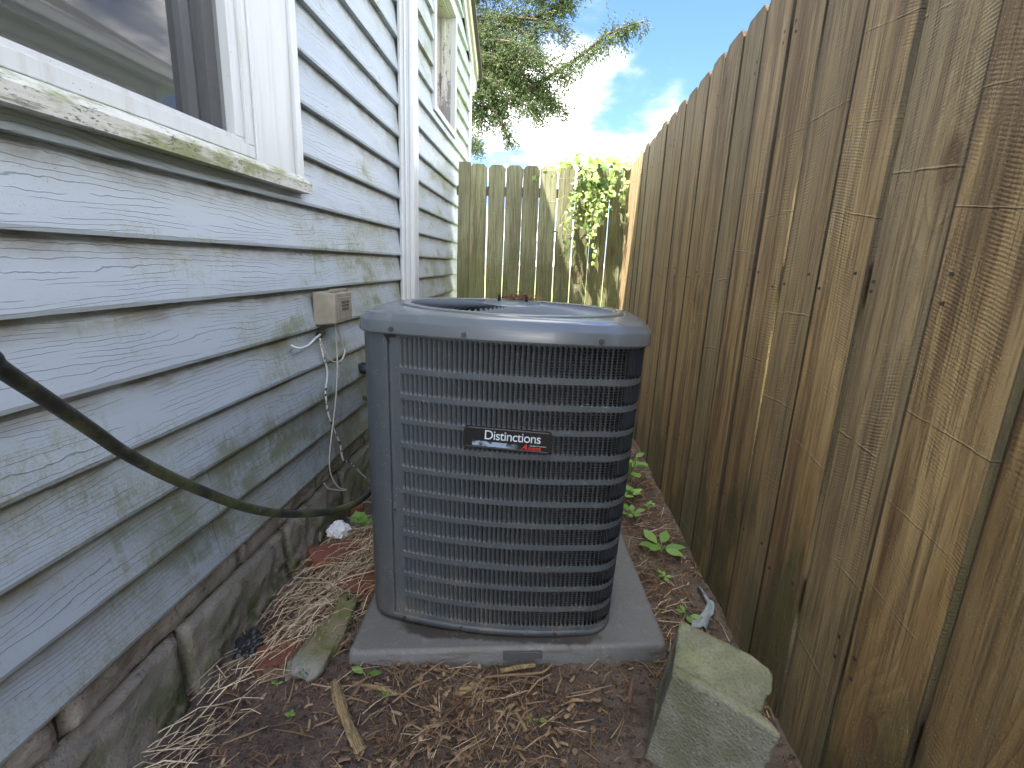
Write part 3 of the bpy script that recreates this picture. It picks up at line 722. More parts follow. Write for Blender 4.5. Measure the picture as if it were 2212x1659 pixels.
def fences():
    fr = empty('wooden_fence', (.61, 2, 0), 'tall weathered brown board fence running along the right side', 'fence')
    edges = [-1.42, -1.25, -1.08, -.91, -.74, -.565, -.395, -.22, -.05, .12, .295, .470, .644, .818, .991, 1.163, 1.332, 1.503, 1.682, 1.855, 2.03, 2.20, 2.38, 2.553, 2.73, 2.90, 3.06, 3.225, 3.39, 3.56, 3.73, 3.90, 4.065, 4.19]
    for i, (a, b) in enumerate(zip(edges, edges[1:])):
        g0 = .0026 + R.random() * .0024; w = b - a - g0 * 2
        if i == 16: w -= .003
        h = 1.822 + R.uniform(-.006, .006)
        bow = -.005 if i == 16 else R.uniform(-.0015, .0015)
        me = board_mesh(w, h, .016, i + 1, .028, bow)
        o = link('board', me, M['board'], fr)
        o.rotation_euler = (R.uniform(-.002, .002), R.uniform(-.0015, .0015), -PI / 2 + R.uniform(-.012, .012))
        # local x -> -y world, local y (back) -> +x world
        o.location = (.602 + R.uniform(-.0045, .0045) - .61, (a + b) / 2 - 2, -.012)
    for z in (.30, .98, 1.60):
        m = MB((.61, 2, 0)).box((.626, -1.42, z), (.664, 4.19, z + .089)); m.build('rail', M['board'], fr)
    for y in (-1.3, 1.05, 3.45):
        m = MB((.61, 2, 0)).box((.6645, y, 0), (.75, y + .09, 1.78)); m.build('post', M['board'], fr)
    # nail heads
    m = MB((.61, 2, 0))
    for a, b in zip(edges, edges[1:]):
        for z in (.33, .36, 1.01, 1.04, 1.63, 1.66):
            y = a + (.03 if R.random() < .5 else b - a - .03); m.obox((.5985, y + R.uniform(-.006, .006), z + R.uniform(-.01, .01)), (.0012, 0, 0), (0, .003, 0), (0, 0, .003))
    o = m.build('nail', M['screw'], fr); tag(o, kind='stuff')
    bk = empty('back_fence', (0, 4.2, 0), 'grey-green picket fence with gaps closing the passage behind the unit', 'fence')
    ed = [(-.741, -.648), (-.642, -.511), (-.500, -.370), (-.360, -.231), (-.220, -.090), (-.078, .056), (.068, .196), (.206, .336), (.345, .472), (.480, .598)]
    for i, (a, b) in enumerate(ed):
        h = (.775 + Z0) + (.010 if i == 0 else R.uniform(-.006, .004))
        me = board_mesh(b - a + .0035, h, .018, 60 + i, .0 if i == 0 else .026, R.uniform(-.001, .001))
        o = link('board', me, M['board_grey'], bk); o.location = ((a + b) / 2, R.uniform(-.002, .002) + (-.012 if i == 0 else 0), -.01)
        o.rotation_euler = (0, R.uniform(-.004, .004), R.uniform(-.015, .015))
    for z in (.35, .53 + Z0):
        m = MB((0, 4.2, 0)).box((-.76, 4.2195, z), (.60, 4.255, z + .07)); m.build('rail', M['board_grey'], bk)
    m = MB((0, 4.2, 0)).box((.60, 4.205, 0), (.69, 4.295, 1.80)); m.build('post', M['board_grey'], bk)
fences()

# ================================================================== THE UNIT
def frame_unit():
    cx, cy, z0 = -.1038, 1.5036, -.9863; yaw, pt, rl = -.0108, -.0161, .0079
    Rz = Matrix.Rotation(yaw, 4, 'Z'); Rx = Matrix.Rotation(pt, 4, 'X'); Ry = Matrix.Rotation(rl, 4, 'Y')
    return Matrix.Translation((cx, cy, z0 + Z0)) @ Rz @ Rx @ Ry
WU, HU, RC, BU = .72, .858, .098, .028
def outline_path():
    h = WU / 2; pts = []
    def side(p, q, nrm, n=40):
        for i in range(n):
            t = i / n; a = Vector(p).lerp(Vector(q), t); pts.append(a + Vector(nrm) * BU * 4 * t * (1 - t))
    def corner(c, a0, n=16):
        for i in range(n): a = a0 + i / n * PI / 2; pts.append(Vector((c[0] + RC * math.cos(a), c[1] + RC * math.sin(a))))
    e = h - RC
    side((-e, -h), (e, -h), (0, -1)); corner((e, -e), -PI / 2); side((h, -e), (h, e), (1, 0)); corner((e, e), 0)
    side((e, h), (-e, h), (0, 1)); corner((-e, e), PI / 2); side((-h, e), (-h, -e), (-1, 0)); corner((-e, -e), PI)
    return pts
OP = outline_path(); NOP = len(OP)
OL = [0.0]
for i in range(NOP): OL.append(OL[-1] + (OP[(i + 1) % NOP] - OP[i]).length)
PER = OL[-1]
ON = []
for i in range(NOP):
    d = (OP[(i + 1) % NOP] - OP[i - 1]).normalized(); ON.append(Vector((d.y, -d.x)))
OLA = np.array(OL)
def surf(s, z, depth=0.0):
    s = s % PER; i = int(np.searchsorted(OLA, s, side='right') - 1); i = min(i, NOP - 1); t = (s - OL[i]) / (OL[i + 1] - OL[i])
    p = OP[i].lerp(OP[(i + 1) % NOP], t); n = ON[i].lerp(ON[(i + 1) % NOP], t).normalized()
    k = .952 + .048 * z / HU
    return Vector((p.x * k - n.x * depth, p.y * k - n.y * depth, z))
ROWS = [(.800, .722), (.708, .655), (.642, .590), (.579, .527), (.514, .462), (.450, .399), (.387, .337), (.325, .277), (.264, .215), (.200, .152), (.141, .092), (.079, .031)]
def unit():
    MW = frame_unit()
    u = empty('air_conditioner', (0, 0, 0), 'dark grey outdoor air conditioner unit with louvred sides on a grey pad', 'air conditioner')
    u.matrix_world = MW
    def part(m, name, mt, smooth=False, bv=0, parent=None):
        o = m.build(name, mt, parent or u, smooth)
        if bv: bevel_obj(o, bv)
        return o
    S0 = .018; S1 = PER - .175; P_ = .01255; NL = int((S1 - S0) / P_); P_ = (S1 - S0) / NL
    # cabinet: bands between rows, plus the plain corner
    m = MB()
    bands = [(HU - .038, ROWS[0][0])] + [(a[1], b[0]) for a, b in zip(ROWS, ROWS[1:])] + [(ROWS[-1][1], .012)]
    ss = [S0 + (S1 - S0) * i / 230 for i in range(231)]
    for zt, zb in bands:
        m.grid([[surf(s, zb, .0), surf(s, zt, .0)] for s in ss]); m.grid([[surf(s, zb, .004), surf(s, zb, .0)] for s in ss]); m.grid([[surf(s, zt, .0), surf(s, zt, .004)] for s in ss])
    part(m, 'cabinet', M['ac'], True)
    # coil
    m = MB(); m.grid([[surf(s, .02, .024), surf(s, HU - .05, .024)] for s in [PER * i / 200 for i in range(201)]]); part(m, 'coil', M['coil'], True)
    # plain access panel, wraps the front left corner, ends in the seam by the louvres
    m = MB(); sp = [S1 + (PER + S0 - S1) * i / 40 for i in range(41)]
    seam = PER - .012
    a = [s for s in sp if s < seam - .002] + [seam - .002]; b = [seam + .002] + [s for s in sp if s > seam + .002]
    m.grid([[surf(a[0], .012, .006), surf(a[0], HU - .038, .006)]] + [[surf(s, .012, -.0015), surf(s, HU - .038, -.0015)] for s in a] + [[surf(a[-1], .012, .010), surf(a[-1], HU - .038, .010)]])
    part(m, 'access_panel', M['ac'], True)
    m = MB(); m.grid([[surf(b[0], .012, .010), surf(b[0], HU - .04, .010)]] + [[surf(s, .012, 0), surf(s, HU - .04, 0)] for s in b]); part(m, 'corner_panel', M['ac'], True)
    # louvre rows
    for zt, zb in ROWS:
        m = MB(); n = 6; zs = [zb, zb + .0025, zb + .006, zb + .010, zt - .010, zt - .006, zt - .0025, zt]
        gs = [0, .42, .78, 1, 1, .78, .42, 0]
        for k in range(NL):
            s = S0 + k * P_
            cols = []
            for uu in (0, .28, .54, .72):
                col = []
                for z, g in zip(zs, gs):
                    col.append(surf(s + P_ * uu, z, .0135 * (uu / .72) ** 1.5 * g - .0010 * math.sin(PI * uu / .72) * g + .0002))
                cols.append(col)
            # right hand return edge
            cols.append([surf(s + P_ * .70, z, .0135 * g + .0026) for z, g in zip(zs, gs)])
            m.grid(cols)
            # rounded filler at the gap ends
            for z, zz in ((zb, zb + .004), (zt, zt - .004)):
                q = m.vadd([surf(s + P_ * .72, z, .0002), surf(s + P_, z, .0002), surf(s + P_, zz, .0002)]); m.face((q, q + 1, q + 2) if z < zz else (q, q + 2, q + 1))
        o = part(m, 'louvre_row', M['ac'], True)
        tag(o, kind='stuff')
    # base pan
    m = MB(); m.grid([[surf(s, .0, .02), surf(s, .0, -.0015), surf(s, .0175, -.0018), surf(s, .0185, .001)] for s in [PER * i / 120 for i in range(121)]]); part(m, 'base_pan', M['ac'], True)
    # cap
    m = MB(); prof = [(.006, HU - .054), (-.010, HU - .054), (-.0115, HU - .051), (-.0105, HU - .028), (-.0085, HU - .023), (.009, HU - .007), (.024, HU - .001)]
    idx = list(range(NOP)); G = []
    ring_prof = [(.342, .001), (.337, -.0015), (.333, .004), (.327, .006), (.309, .006), (.304, .004), (.303, -.016)]
    for i in idx:
        s = OL[i]; row = []
        for d, z in prof:
            # corners carry a wider chamfer
            n = ON[i]; cor = 1 + 1.5 * (2 * abs(n.x * n.y)) ** 2 * (1 if d > .01 else 0)
            p = surf(s, HU, d * cor); row.append(Vector((p.x, p.y, z)))
        ang = math.atan2(row[-1].y, row[-1].x); last = row[-1]
        for r, z in ring_prof: 
            row.append(Vector((r * math.cos(ang), r * math.sin(ang), HU + z)))
        G.append(row)
    G.append(G[0]); m.grid(G); cap = part(m, 'top_cap', M['ac_cap'], True)
    md = cap.modifiers.new('e', 'EDGE_SPLIT'); md.split_angle = math.radians(24)
    # vanes
    m = MB(); NV = 92
    for k in range(NV):
        A0 = 2 * PI * k / NV; pts0 = []; pts1 = []
        for j in range(9):
            t = j / 8; r = .100 + .204 * t; a = A0 + .40 * t ** 1.1
            tang = Vector((-math.sin(a), math.cos(a), 0)); c = Vector((r * math.cos(a), r * math.sin(a), HU + .0035 + .006 * (1 - t)))
            hgt = .0085 * (1 - .25 * (1 - t))
            wd = .0036 * r / .3 + .0008; pts0.append(c + tang * wd + Vector((0, 0, .001))); pts1.append(c - tang * wd - Vector((0, 0, hgt * (.4 + .6 * t))))
        nn = [p + Vector((0, 0, -.0012)) for p in pts0]
        m.grid([pts0, pts1]); m.grid([nn, pts0])
    o = part(m, 'fan_guard', M['ac_fin'], True); tag(o, kind='stuff')
    # hub plate: ring, raised octagonal cover
    m = MB(); n = 48
    G = []
    for i in range(n + 1):
        a = 2 * PI * i / n; c, s = math.cos(a), math.sin(a)
        oc = .084 / max(abs(math.cos((a + PI / 8) % (PI / 4) - PI / 8)), .9) if True else .118
        row = [(.106 * c, .106 * s, HU - .010), (.107 * c, .107 * s, HU + .008), (.104 * c, .104 * s, HU + .010), (.092 * c, .092 * s, HU + .011),
               (oc * c, oc * s, HU + .012), ((oc - .008) * c, (oc - .008) * s, HU + .020), (.040 * c, .040 * s, HU + .0205), (.037 * c, .037 * s, HU + .0195), (.001 * c, .001 * s, HU + .0195)]
        G.append(row)
    m.grid(G); part(m, 'hub_cover', M['ac_cap'], True).modifiers.new('e', 'EDGE_SPLIT').split_angle = math.radians(35)
    for a in (math.radians(232), math.radians(318), math.radians(52), math.radians(138)):
        m = MB(); x, y = .060 * math.cos(a), .060 * math.sin(a)
        m.tube([(x, y, HU + .019), (x, y, HU + .027)], .0055, 6).tube([(x, y, HU + .025), (x, y, HU + .036)], .0036, 8)
        o = part(m, 'stud', M['black'])
    # inside: venturi, fan blades
    m = MB(); m.grid([[(.303 * math.cos(a), .303 * math.sin(a), HU - .015), (.30 * math.cos(a), .30 * math.sin(a), HU - .25)] for a in [2 * PI * i / 48 for i in range(49)]]); part(m, 'venturi', M['black'], True)
    m = MB().box((-.3, -.3, HU - .26), (.3, .3, HU - .25)); part(m, 'shroud', M['black'])
    m = MB()
    for k in range(3):
        G = []
        for j in range(8):
            r = .06 + .23 * j / 7; row = []
            for q in range(6):
                a = 2 * PI * k / 3 + .4 + (q / 5) * (1.15 - .2 * j / 7); row.append((r * math.cos(a), r * math.sin(a), HU - .06 - .045 * q / 5))
            G.append(row)
        m.grid(G)
    part(m, 'fan_blades', M['sash'], True)
    # screws with dimples
    for s, z in ((.0, HU - .050), (.18, HU - .050), (.497, HU - .050)):
        m = MB(); c = surf(s + .005, HU, -.0125); c.z = z + .008; n_ = (surf(s + .005, HU, -.1) - surf(s + .005, HU, 0)).normalized()
        m.tube([c - n_ * .004, c + n_ * .002], .0065, 8).tube([c, c + n_ * .0042], .0038, 6); part(m, 'screw', M['screw'])
    for s, z in ((.19, .011), (.46, .011), (.02, .011)):
        m = MB(); c = surf(s, z, -.003); n_ = (surf(s, z, -.1) - surf(s, z, 0)).normalized(); m.tube([c, c + n_ * .004], .0048, 8); part(m, 'screw', M['screw'])
    m = MB(); c = surf(-.004, .335, 0); n_ = (surf(0, .335, -.1) - surf(0, .335, 0)).normalized(); m.tube([c, c + n_ * .003], .0040, 8); part(m, 'screw', M['screw'])
    # clip hole at the top of the seam
    m = MB(); a = surf(-.022, HU - .0555, -.0026); b = surf(.012, HU - .0555, -.0026); c = surf(-.006, HU - .064, -.0026); d = surf(-.006, HU - .082, -.0026)
    k = m.vadd([a, b, surf(.012, HU - .062, -.0026), c, d]); m.face((k, k + 4, k + 3, k + 2, k + 1)); part(m, 'clip_slot', M['black'])
    # badge
    sx = .5; c = surf(.306, .566, -.008)
    ex = Vector((1, 0, 0)); wv, hv = .1075, .0268
    bx = (surf(.285, .568, 0) - surf(.284, .568, 0)).normalized()
    bm_ = Matrix(((bx.x, 0, -bx.y * -1, 0), (bx.y, 0, -bx.x, 0), (0, 1, 0, 0), (0, 0, 0, 1)))
    # columns: X along face, Y up, Z outwards
    out = Vector((bx.y, -bx.x, 0)); bm_ = Matrix((bx.to_4d(), Vector((0, 0, 1, 0)), out.to_4d(), Vector((0, 0, 0, 1)))).transposed()
    bm_[3][0] = bm_[3][1] = bm_[3][2] = 0; bm_[3][3] = 1
    bm_.translation = c + Vector((-.008, 0, 0))
    def rr(w, h, r, z, n=6):
        P = []
        for qx, qy, a0 in ((1, 1, 0), (-1, 1, 90), (-1, -1, 180), (1, -1, 270)):
            for i in range(n + 1):
                a = math.radians(a0 + 90 * i / n); P.append(Vector((qx * (w - r) + r * math.cos(a), qy * (h - r) + r * math.sin(a), z)))
        return P
    m = MB(); L = [rr(wv, hv, .010, -.006), rr(wv, hv, .010, .004), rr(wv - .0015, hv - .0015, .009, .0056), rr(wv - .0045, hv - .0045, .0075, .0056), rr(wv - .0055, hv - .0055, .007, .0044)]
    G = [list(x) for x in zip(*L)]; G.append(G[0]); m.grid(G)
    bd = m.build('badge', M['black'], u); bd.matrix_local = bm_ @ Matrix.Rotation(math.radians(-1.2), 4, 'Z')
    m = MB(); P = rr(wv - .0055, hv - .0055, .007, .0044); k = m.vadd(P); m.face([k + i for i in range(len(P))]); m.build('badge_face', M['badge_face'], bd)
    def tx(name, body, size, mt, x, y, **kw):
        return text_mesh(name, body, size, mt, bd, Matrix.Translation((x, y, .0047)), **kw)
    tx('main_lettering', 'Distinctions', .0335, M['letter'], -.058, -.0015, sx=.93, spacing=.93)
    tx('maker_initial', 'A', .0200, M['red'], .0345, -.0198, shear=.35, sx=1.0, off=.0003)
    tx('maker_lettering', 'mana', .0155, M['red'], .0500, -.0198, shear=.2, sx=.92, off=.0002, spacing=1.04)
    tx('small_lettering', 'Heating & Air Conditioning', .0042, M['letter'], .0535, -.0098, sx=.86)
    m = MB(); k = m.vadd([(-.086, -.0065, .0048), (-.086, -.0195, .0048), (.06, -.0205, .0048), (.02, -.0085, .0048)]); m.face((k, k + 1, k + 2, k + 3))
    for i in range(0): pass
    o = m.build('silver_stripe', M['silver_stripe'], bd)
    return u, MW
def stripef(t, b):
    x, y, z = t.sep(t.obj()); n = t.noise(t.comb(t.mul(x, 55), t.mul(y, 70), 0), 1, 3, .5, .6)
    return {'Base Color': t.mix(t.mr(x, -.01, .035, 0, 1), t.mix(t.mr(n, .48, .6), (.30, .40, .54), (.03, .045, .07)), (.008, .008, .010))}
M['silver_stripe'] = mat('silver_blue_stripe', stripef, rough=.35)
UNIT, UMW = unit()

# dead needles caught on the hub
def hub_debris():
    m = MB(); rr = random.Random(3); vals = []
    for k in range(150):
        c = UMW @ Vector((.015 + rr.gauss(0, .026), .060 + rr.gauss(0, .012), HU + .020 + abs(rr.gauss(0, .008))))
        a = rr.uniform(0, 2 * PI); d = Vector((math.cos(a), math.sin(a), rr.uniform(-.2, .6))) * rr.uniform(.008, .02)
        n0 = len(m.v); m.tube([c - d, c + Vector((0, 0, .003)), c + d], .0011, 3); vals += [rr.random()] * (len(m.v) - n0)
    o = m.build('needle_clump', M['needle']); tone(o, vals)
    tag(o, 'small heap of dead orange cedar needles on the fan hub', 'debris')
def tone(o, vals):
    at = o.data.attributes.new('tone', 'FLOAT', 'POINT'); at.data.foreach_set('value', np.array(vals, dtype=np.float32))
hub_debris()

# ------------------------------------------------------------------ pad
def pad():
    c = [Vector(p) for p in ((-.457, 1.038, -.9905), (.385, 1.151, -.981), (.330, 1.965, -.991), (-.512, 1.852, -1.0005))]
    c = [W(*p) for p in c]; ctr = sum(c, Vector()) / 4
    def ringp(inset, dz, n=5, r=.02):
        P = []
        for i in range(4):
            p = c[i]; a = (c[i - 1] - p).normalized(); b = (c[(i + 1) % 4] - p).normalized()
            q = p + (a + b) * inset
            for k in range(n + 1):
                t = k / n; e0 = q + a * r; e1 = q + b * r
                P.append(e0.lerp(q, t).lerp(q.lerp(e1, t), t) + Vector((0, 0, dz)))
        return P
    m = MB(); L = [ringp(-.004, -.075), ringp(.0, -.012), ringp(.002, -.005), ringp(.006, -.0015), ringp(.012, 0)]
    G = [list(x) for x in zip(*L)]; G.append(G[0]); m.grid(G); k = m.vadd(L[-1]); m.face([k + i for i in range(len(L[-1]))])
    m.o = Vector((0, 0, 0)); o = m.build('equipment_pad', M['pad'], smooth=True)
    md = o.modifiers.new('e', 'EDGE_SPLIT'); md.split_angle = math.radians(60)
    tag(o, 'flat grey plastic equipment pad lying under the air conditioner', 'equipment pad')
    # raised tab on the front face
    d = (c[1] - c[0]).normalized(); f = Vector((d.y, -d.x, 0)); p0 = c[0] + d * .455 + Vector((0, 0, -.017)) + f * .0055
    m = MB().obox(p0, d * .052, f * .0028, Vector((0, 0, .0115))); t_ = m.build('label_tab', M['ac_tab'], o); bevel_obj(t_, .0012)
pad()

# ------------------------------------------------------------------ concrete block
def block():
    top = .785; zt = Z0 - top
    d0 = Vector((.299, .845, 0)); c0 = Vector((.458, .728, 0)); ex = (c0 - d0); wx = ex.length; ex.normalize()
    ey = Vector((.055, .155, 0)).normalized(); dep = .168; H = zt + .03
    nx, ny, nzz = 30, 26, 34
    def topz(a, b):                       # a along front 0..1, b depth 0..1
        ridge = .0
        if b < .17: z = 0 - .004 * (b / .17)
        elif b < .25: z = -.004 - .040 * ((b - .17) / .08) ** .7
        elif b < .80: z = -.044 + .036 * ((b - .25) / .55) ** 1.3
        else: z = -.008 + .008 * (b - .8) / .2
        z -= .040 * max(0, a - .80) ** 1.5 * 3 * (1 if b > .2 else .6)
        z -= .018 * max(0, (a * .55 - .30 + (1 - b) * .0)) if b > .8 else 0
        return z
    def P(a, b, z01):
        tz = zt + topz(a, b); z = -.03 + (tz + .03) * z01
        p = d0 + ex * (a * wx) + ey * (b * dep) + Vector((0, 0, z)) + Vector((-.030, .024, 0)) * (1 - z01)
        # chipped right end
        ch = max(0, fbm(b * 3, z * 20, 2.2, 1.5, 3)) * .012 + (.020 * math.exp(-((b - .42) / .22) ** 2) * a ** 4)
        p -= ex * ch * (a ** 5)
        k = .0016; p += Vector((nz(p.x, p.y, p.z, 90), nz(p.y, p.z, p.x, 90), nz(p.z, p.x, p.y, 90))) * k + Vector((fbm(p.x, p.y, p.z, 22, 3), fbm(p.y, p.z, p.x, 22, 3), 0)) * .0015
        p += Vector((0, 0, 1)) * fbm(p.x, p.y, 3, 60, 3) * .0018 * (z01 > .9)
        return p
    bm = bmesh.new(); cache = {}
    def vv(i, j, k):
        key = (i, j, k)
        if key not in cache: cache[key] = bm.verts.new(P(i / nx, j / ny, k / nzz))
        return cache[key]
    for i in range(nx):
        for j in range(ny):
            bm.faces.new((vv(i, j, nzz), vv(i + 1, j, nzz), vv(i + 1, j + 1, nzz), vv(i, j + 1, nzz)))
            bm.faces.new((vv(i, j, 0), vv(i, j + 1, 0), vv(i + 1, j + 1, 0), vv(i + 1, j, 0)))
    for i in range(nx):
        for k in range(nzz):
            bm.faces.new((vv(i, 0, k), vv(i + 1, 0, k), vv(i + 1, 0, k + 1), vv(i, 0, k + 1)))
            bm.faces.new((vv(i, ny, k), vv(i, ny, k + 1), vv(i + 1, ny, k + 1), vv(i + 1, ny, k)))
    for j in range(ny):
        for k in range(nzz):
            bm.faces.new((vv(nx, j, k), vv(nx, j + 1, k), vv(nx, j + 1, k + 1), vv(nx, j, k + 1)))
            bm.faces.new((vv(0, j, k), vv(0, j, k + 1), vv(0, j + 1, k + 1), vv(0, j + 1, k)))
    me = bpy.data.meshes.new('concrete_block'); bm.to_mesh(me); bm.free()
    o = link('concrete_block', me, M['block'], None, True)
    # the core opening on its left side
    cm = MB(); A = d0 - ex * .02; q0 = []
    for dd, s in ((0.0, 1.0), (.10, .72)):
        cc = A + ex * dd + ey * (dep * .58); hw = .034 * s
        for sy, z in ((-.7, .03), (1, .03), (1, zt - .050), (-.45, zt - .035)): q0.append(cc + ey * hw * sy + Vector((-.030, .024, 0)) * (1 - z / zt) + Vector((0, 0, z)))
    k = cm.vadd(q0)
    for q in ((0, 1, 2, 3), (7, 6, 5, 4), (0, 4, 5, 1), (1, 5, 6, 2), (2, 6, 7, 3), (3, 7, 4, 0)): cm.face([k + i for i in q])
    cu = cm.build('cutter'); bmc = bmesh.new(); bmc.from_mesh(cu.data); bmesh.ops.recalc_face_normals(bmc, faces=bmc.faces); bmc.to_mesh(cu.data); bmc.free()
    bm2 = bmesh.new(); bm2.from_mesh(o.data); bmesh.ops.recalc_face_normals(bm2, faces=bm2.faces); bm2.to_mesh(o.data); bm2.free()
    md = o.modifiers.new('x', 'BOOLEAN'); md.operation = 'DIFFERENCE'; md.object = cu; md.solver = 'EXACT'
    try: bake(o)
    except Exception: o.modifiers.clear()
    bpy.data.objects.remove(cu)
    tag(o, 'rough grey concrete block fragment with mossy top standing beside the fence', 'concrete block')
block()

# ------------------------------------------------------------------ hose, box, wires
def catmull(pts, n=8):
    pts = [Vector(p) for p in pts]; P = [pts[0] * 2 - pts[1]] + pts + [pts[-1] * 2 - pts[-2]]; out = []
    for i in range(1, len(P) - 2):
        for k in range(n):
            t = k / n; a, b, c, d = P[i - 1], P[i], P[i + 1], P[i + 2]
            out.append(.5 * ((2 * b) + (c - a) * t + (2 * a - 5 * b + 4 * c - d) * t * t + (3 * b - a - 3 * c + d) * t ** 3))
    out.append(pts[-1]); return out
def hose():
    raw = [(-.66, .22, .08), (-.600, .36, -.020), (-.534, .422, -.096), (-.582, .481, -.131), (-.604, .544, -.185), (-.620, .612, -.250), (-.634, .680, -.316), (-.634, .786, -.413), (-.605, .924, -.533), (-.575, 1.055, -.614), (-.525, 1.207, -.676), (-.500, 1.357, -.696), (-.505, 1.56, -.690), (-.53, 1.80, -.66), (-.62, 1.98, -.62), (-.775, 2.05, -.60)]
    m = MB((-.6, .8, 0)).tube(catmull([W(*p) for p in raw], 8), .0098, 12)
    o = m.build('power_conduit', M['hose'], smooth=True); tag(o, 'thick mossy black cable sagging across the siding toward the unit', 'cable')
hose()
def tele_box():
    b = empty('telephone_box', W(XW, 1.72, -.17), 'small taupe telephone interface box mounted on the siding', 'utility box')
    O = W(XW, 1.72, -.17)
    y0, y1, z0, z1 = 1.618, 1.775, -.226 + Z0, -.118 + Z0; xf = XW + .079
    m = MB(O); xb = XW + .004
    k = m.vadd([(xb, y0, z0 - .004), (xb, y0, z1), (xf, y0 + .012, z1 - .002), (xf, y0 + .012, z0 + .002), (xb, y1, z0), (xb, y1, z1), (xf, y1, z1 - .002), (xf, y1, z0 + .002)])
    for q in ((0, 3, 2, 1), (4, 5, 6, 7), (0, 1, 5, 4), (3, 7, 6, 2), (1, 2, 6, 5), (0, 4, 7, 3)): m.face([k + j for j in q])
    o = m.build('body', M['tbox'], b); bevel_obj(o, .006, 3)
    m = MB(O)
    for y in (y0 + .035, y0 + .080, y0 + .125): 
        pass
    for y in (y0 + .038, y0 + .083, y0 + .128):
        m = MB(O); m.box((xf - .028, y - .010, z1 - .001), (xf - .006, y + .010, z1 + .009)); o = m.build('clip', M['tbox'], b); bevel_obj(o, .002)
    m = MB(O); m.box((xf - .002, y0 + .030, z0 + .014), (xf + .0018, y1 - .008, z1 - .018)); o = m.build('cover_plate', M['tbox'], b); bevel_obj(o, .0015)
    rot = Matrix(((0, 0, 1, 0), (1, 0, 0, 0), (0, 1, 0, 0), (0, 0, 0, 1)))
    def tx(s, z, size=.0125):
        mw = rot.copy(); mw.translation = Vector((xf + .0022, (y0 + y1) / 2 + .013, z)) - O
        text_mesh('lettering', s, size, M['ink'], b, mw, align='CENTER', off=.0002)
    tx('TELEPHONE', z1 - .040); tx('NETWORK', z1 - .052); tx('INTERFACE', z1 - .064)
tele_box()
def wires():
    def wire(name, pts, r, mt, label, n=6):
        m = MB(W(*pts[0])).tube(catmull([W(*p) for p in pts], 6), r, n); o = m.build(name, mt, smooth=True); tag(o, label, 'wire'); return o
    X = XW + .010
    wire('wire', [(X + .020, 1.75, -.225), (X + .018, 1.765, -.262), (X + .012, 1.80, -.31), (X + .010, 1.835, -.345), (X + .012, 1.80, -.38), (X + .014, 1.72, -.375), (X + .010, 1.67, -.335), (X + .008, 1.635, -.285)], .0032, M['wire_white'], 'short looping white wire hanging from the bottom of the box')
    wire('wire', [(X + .02, 1.735, -.225), (X + .020, 1.738, -.30), (X + .018, 1.74, -.40), (X + .016, 1.722, -.50), (X + .014, 1.69, -.60), (X + .012, 1.655, -.70), (X + .006, 1.665, -.79), (X + .016, 1.70, -.86), (X + .03, 1.745, -.895), (X + .02, 1.70, -.875), (X + .012, 1.63, -.835), (X + .01, 1.60, -.80)], .0026, M['wire_white'], 'long thin white wire hanging down to the stone foundation')
    wire('wire', [(X + .006, 1.635, -.275), (X + .008, 1.645, -.33), (X + .010, 1.672, -.40), (X + .008, 1.655, -.47), (X + .008, 1.665, -.55), (X + .012, 1.70, -.63), (X + .012, 1.745, -.70), (X + .010, 1.775, -.78), (X + .012, 1.84, -.82), (X + .014, 1.93, -.90), (X + .02, 1.98, -.95)], .0036, M['wire_peel'], 'black wire with flaking white paint running down the siding')
    wire('wire', [(X - .004, 1.455, -.272), (X + .010, 1.48, -.285), (X + .014, 1.53, -.284), (X + .014, 1.58, -.270), (X + .012, 1.625, -.262), (X + .002, 1.640, -.264)], .0042, M['vinyl'], 'stub of white cable poking out under a siding lip')
    m = MB(W(X, 1.64, -.265)).tube([W(X - .006, 1.64, -.265), W(X + .008, 1.64, -.265)], .010, 10); o = m.build('cable_grommet', M['black']); tag(o, 'round black grommet where the wires enter the siding', 'grommet')
    # insulated lines reaching the back of the unit
    m = MB(W(-.55, 2.0, -.5))
    for q in range(2):
        pts = [W(XW - .01, 2.02 + q * .03, -.46), W(-.70, 2.02 + q * .03, -.47), W(-.635, 2.0 + q * .03, -.50), W(-.60, 1.97 + q * .02, -.57), W(-.56, 1.93, -.66), W(-.46, 1.88, -.70)]
        C = catmull(pts, 8); m.tube(C, [.021 + .003 * (i % 3 == 0) for i in range(len(C))], 9)
    o = m.build('refrigerant_line', M['plastic_black'], smooth=True); tag(o, 'black insulated refrigerant pipes entering the wall behind the unit', 'pipe')
wires()

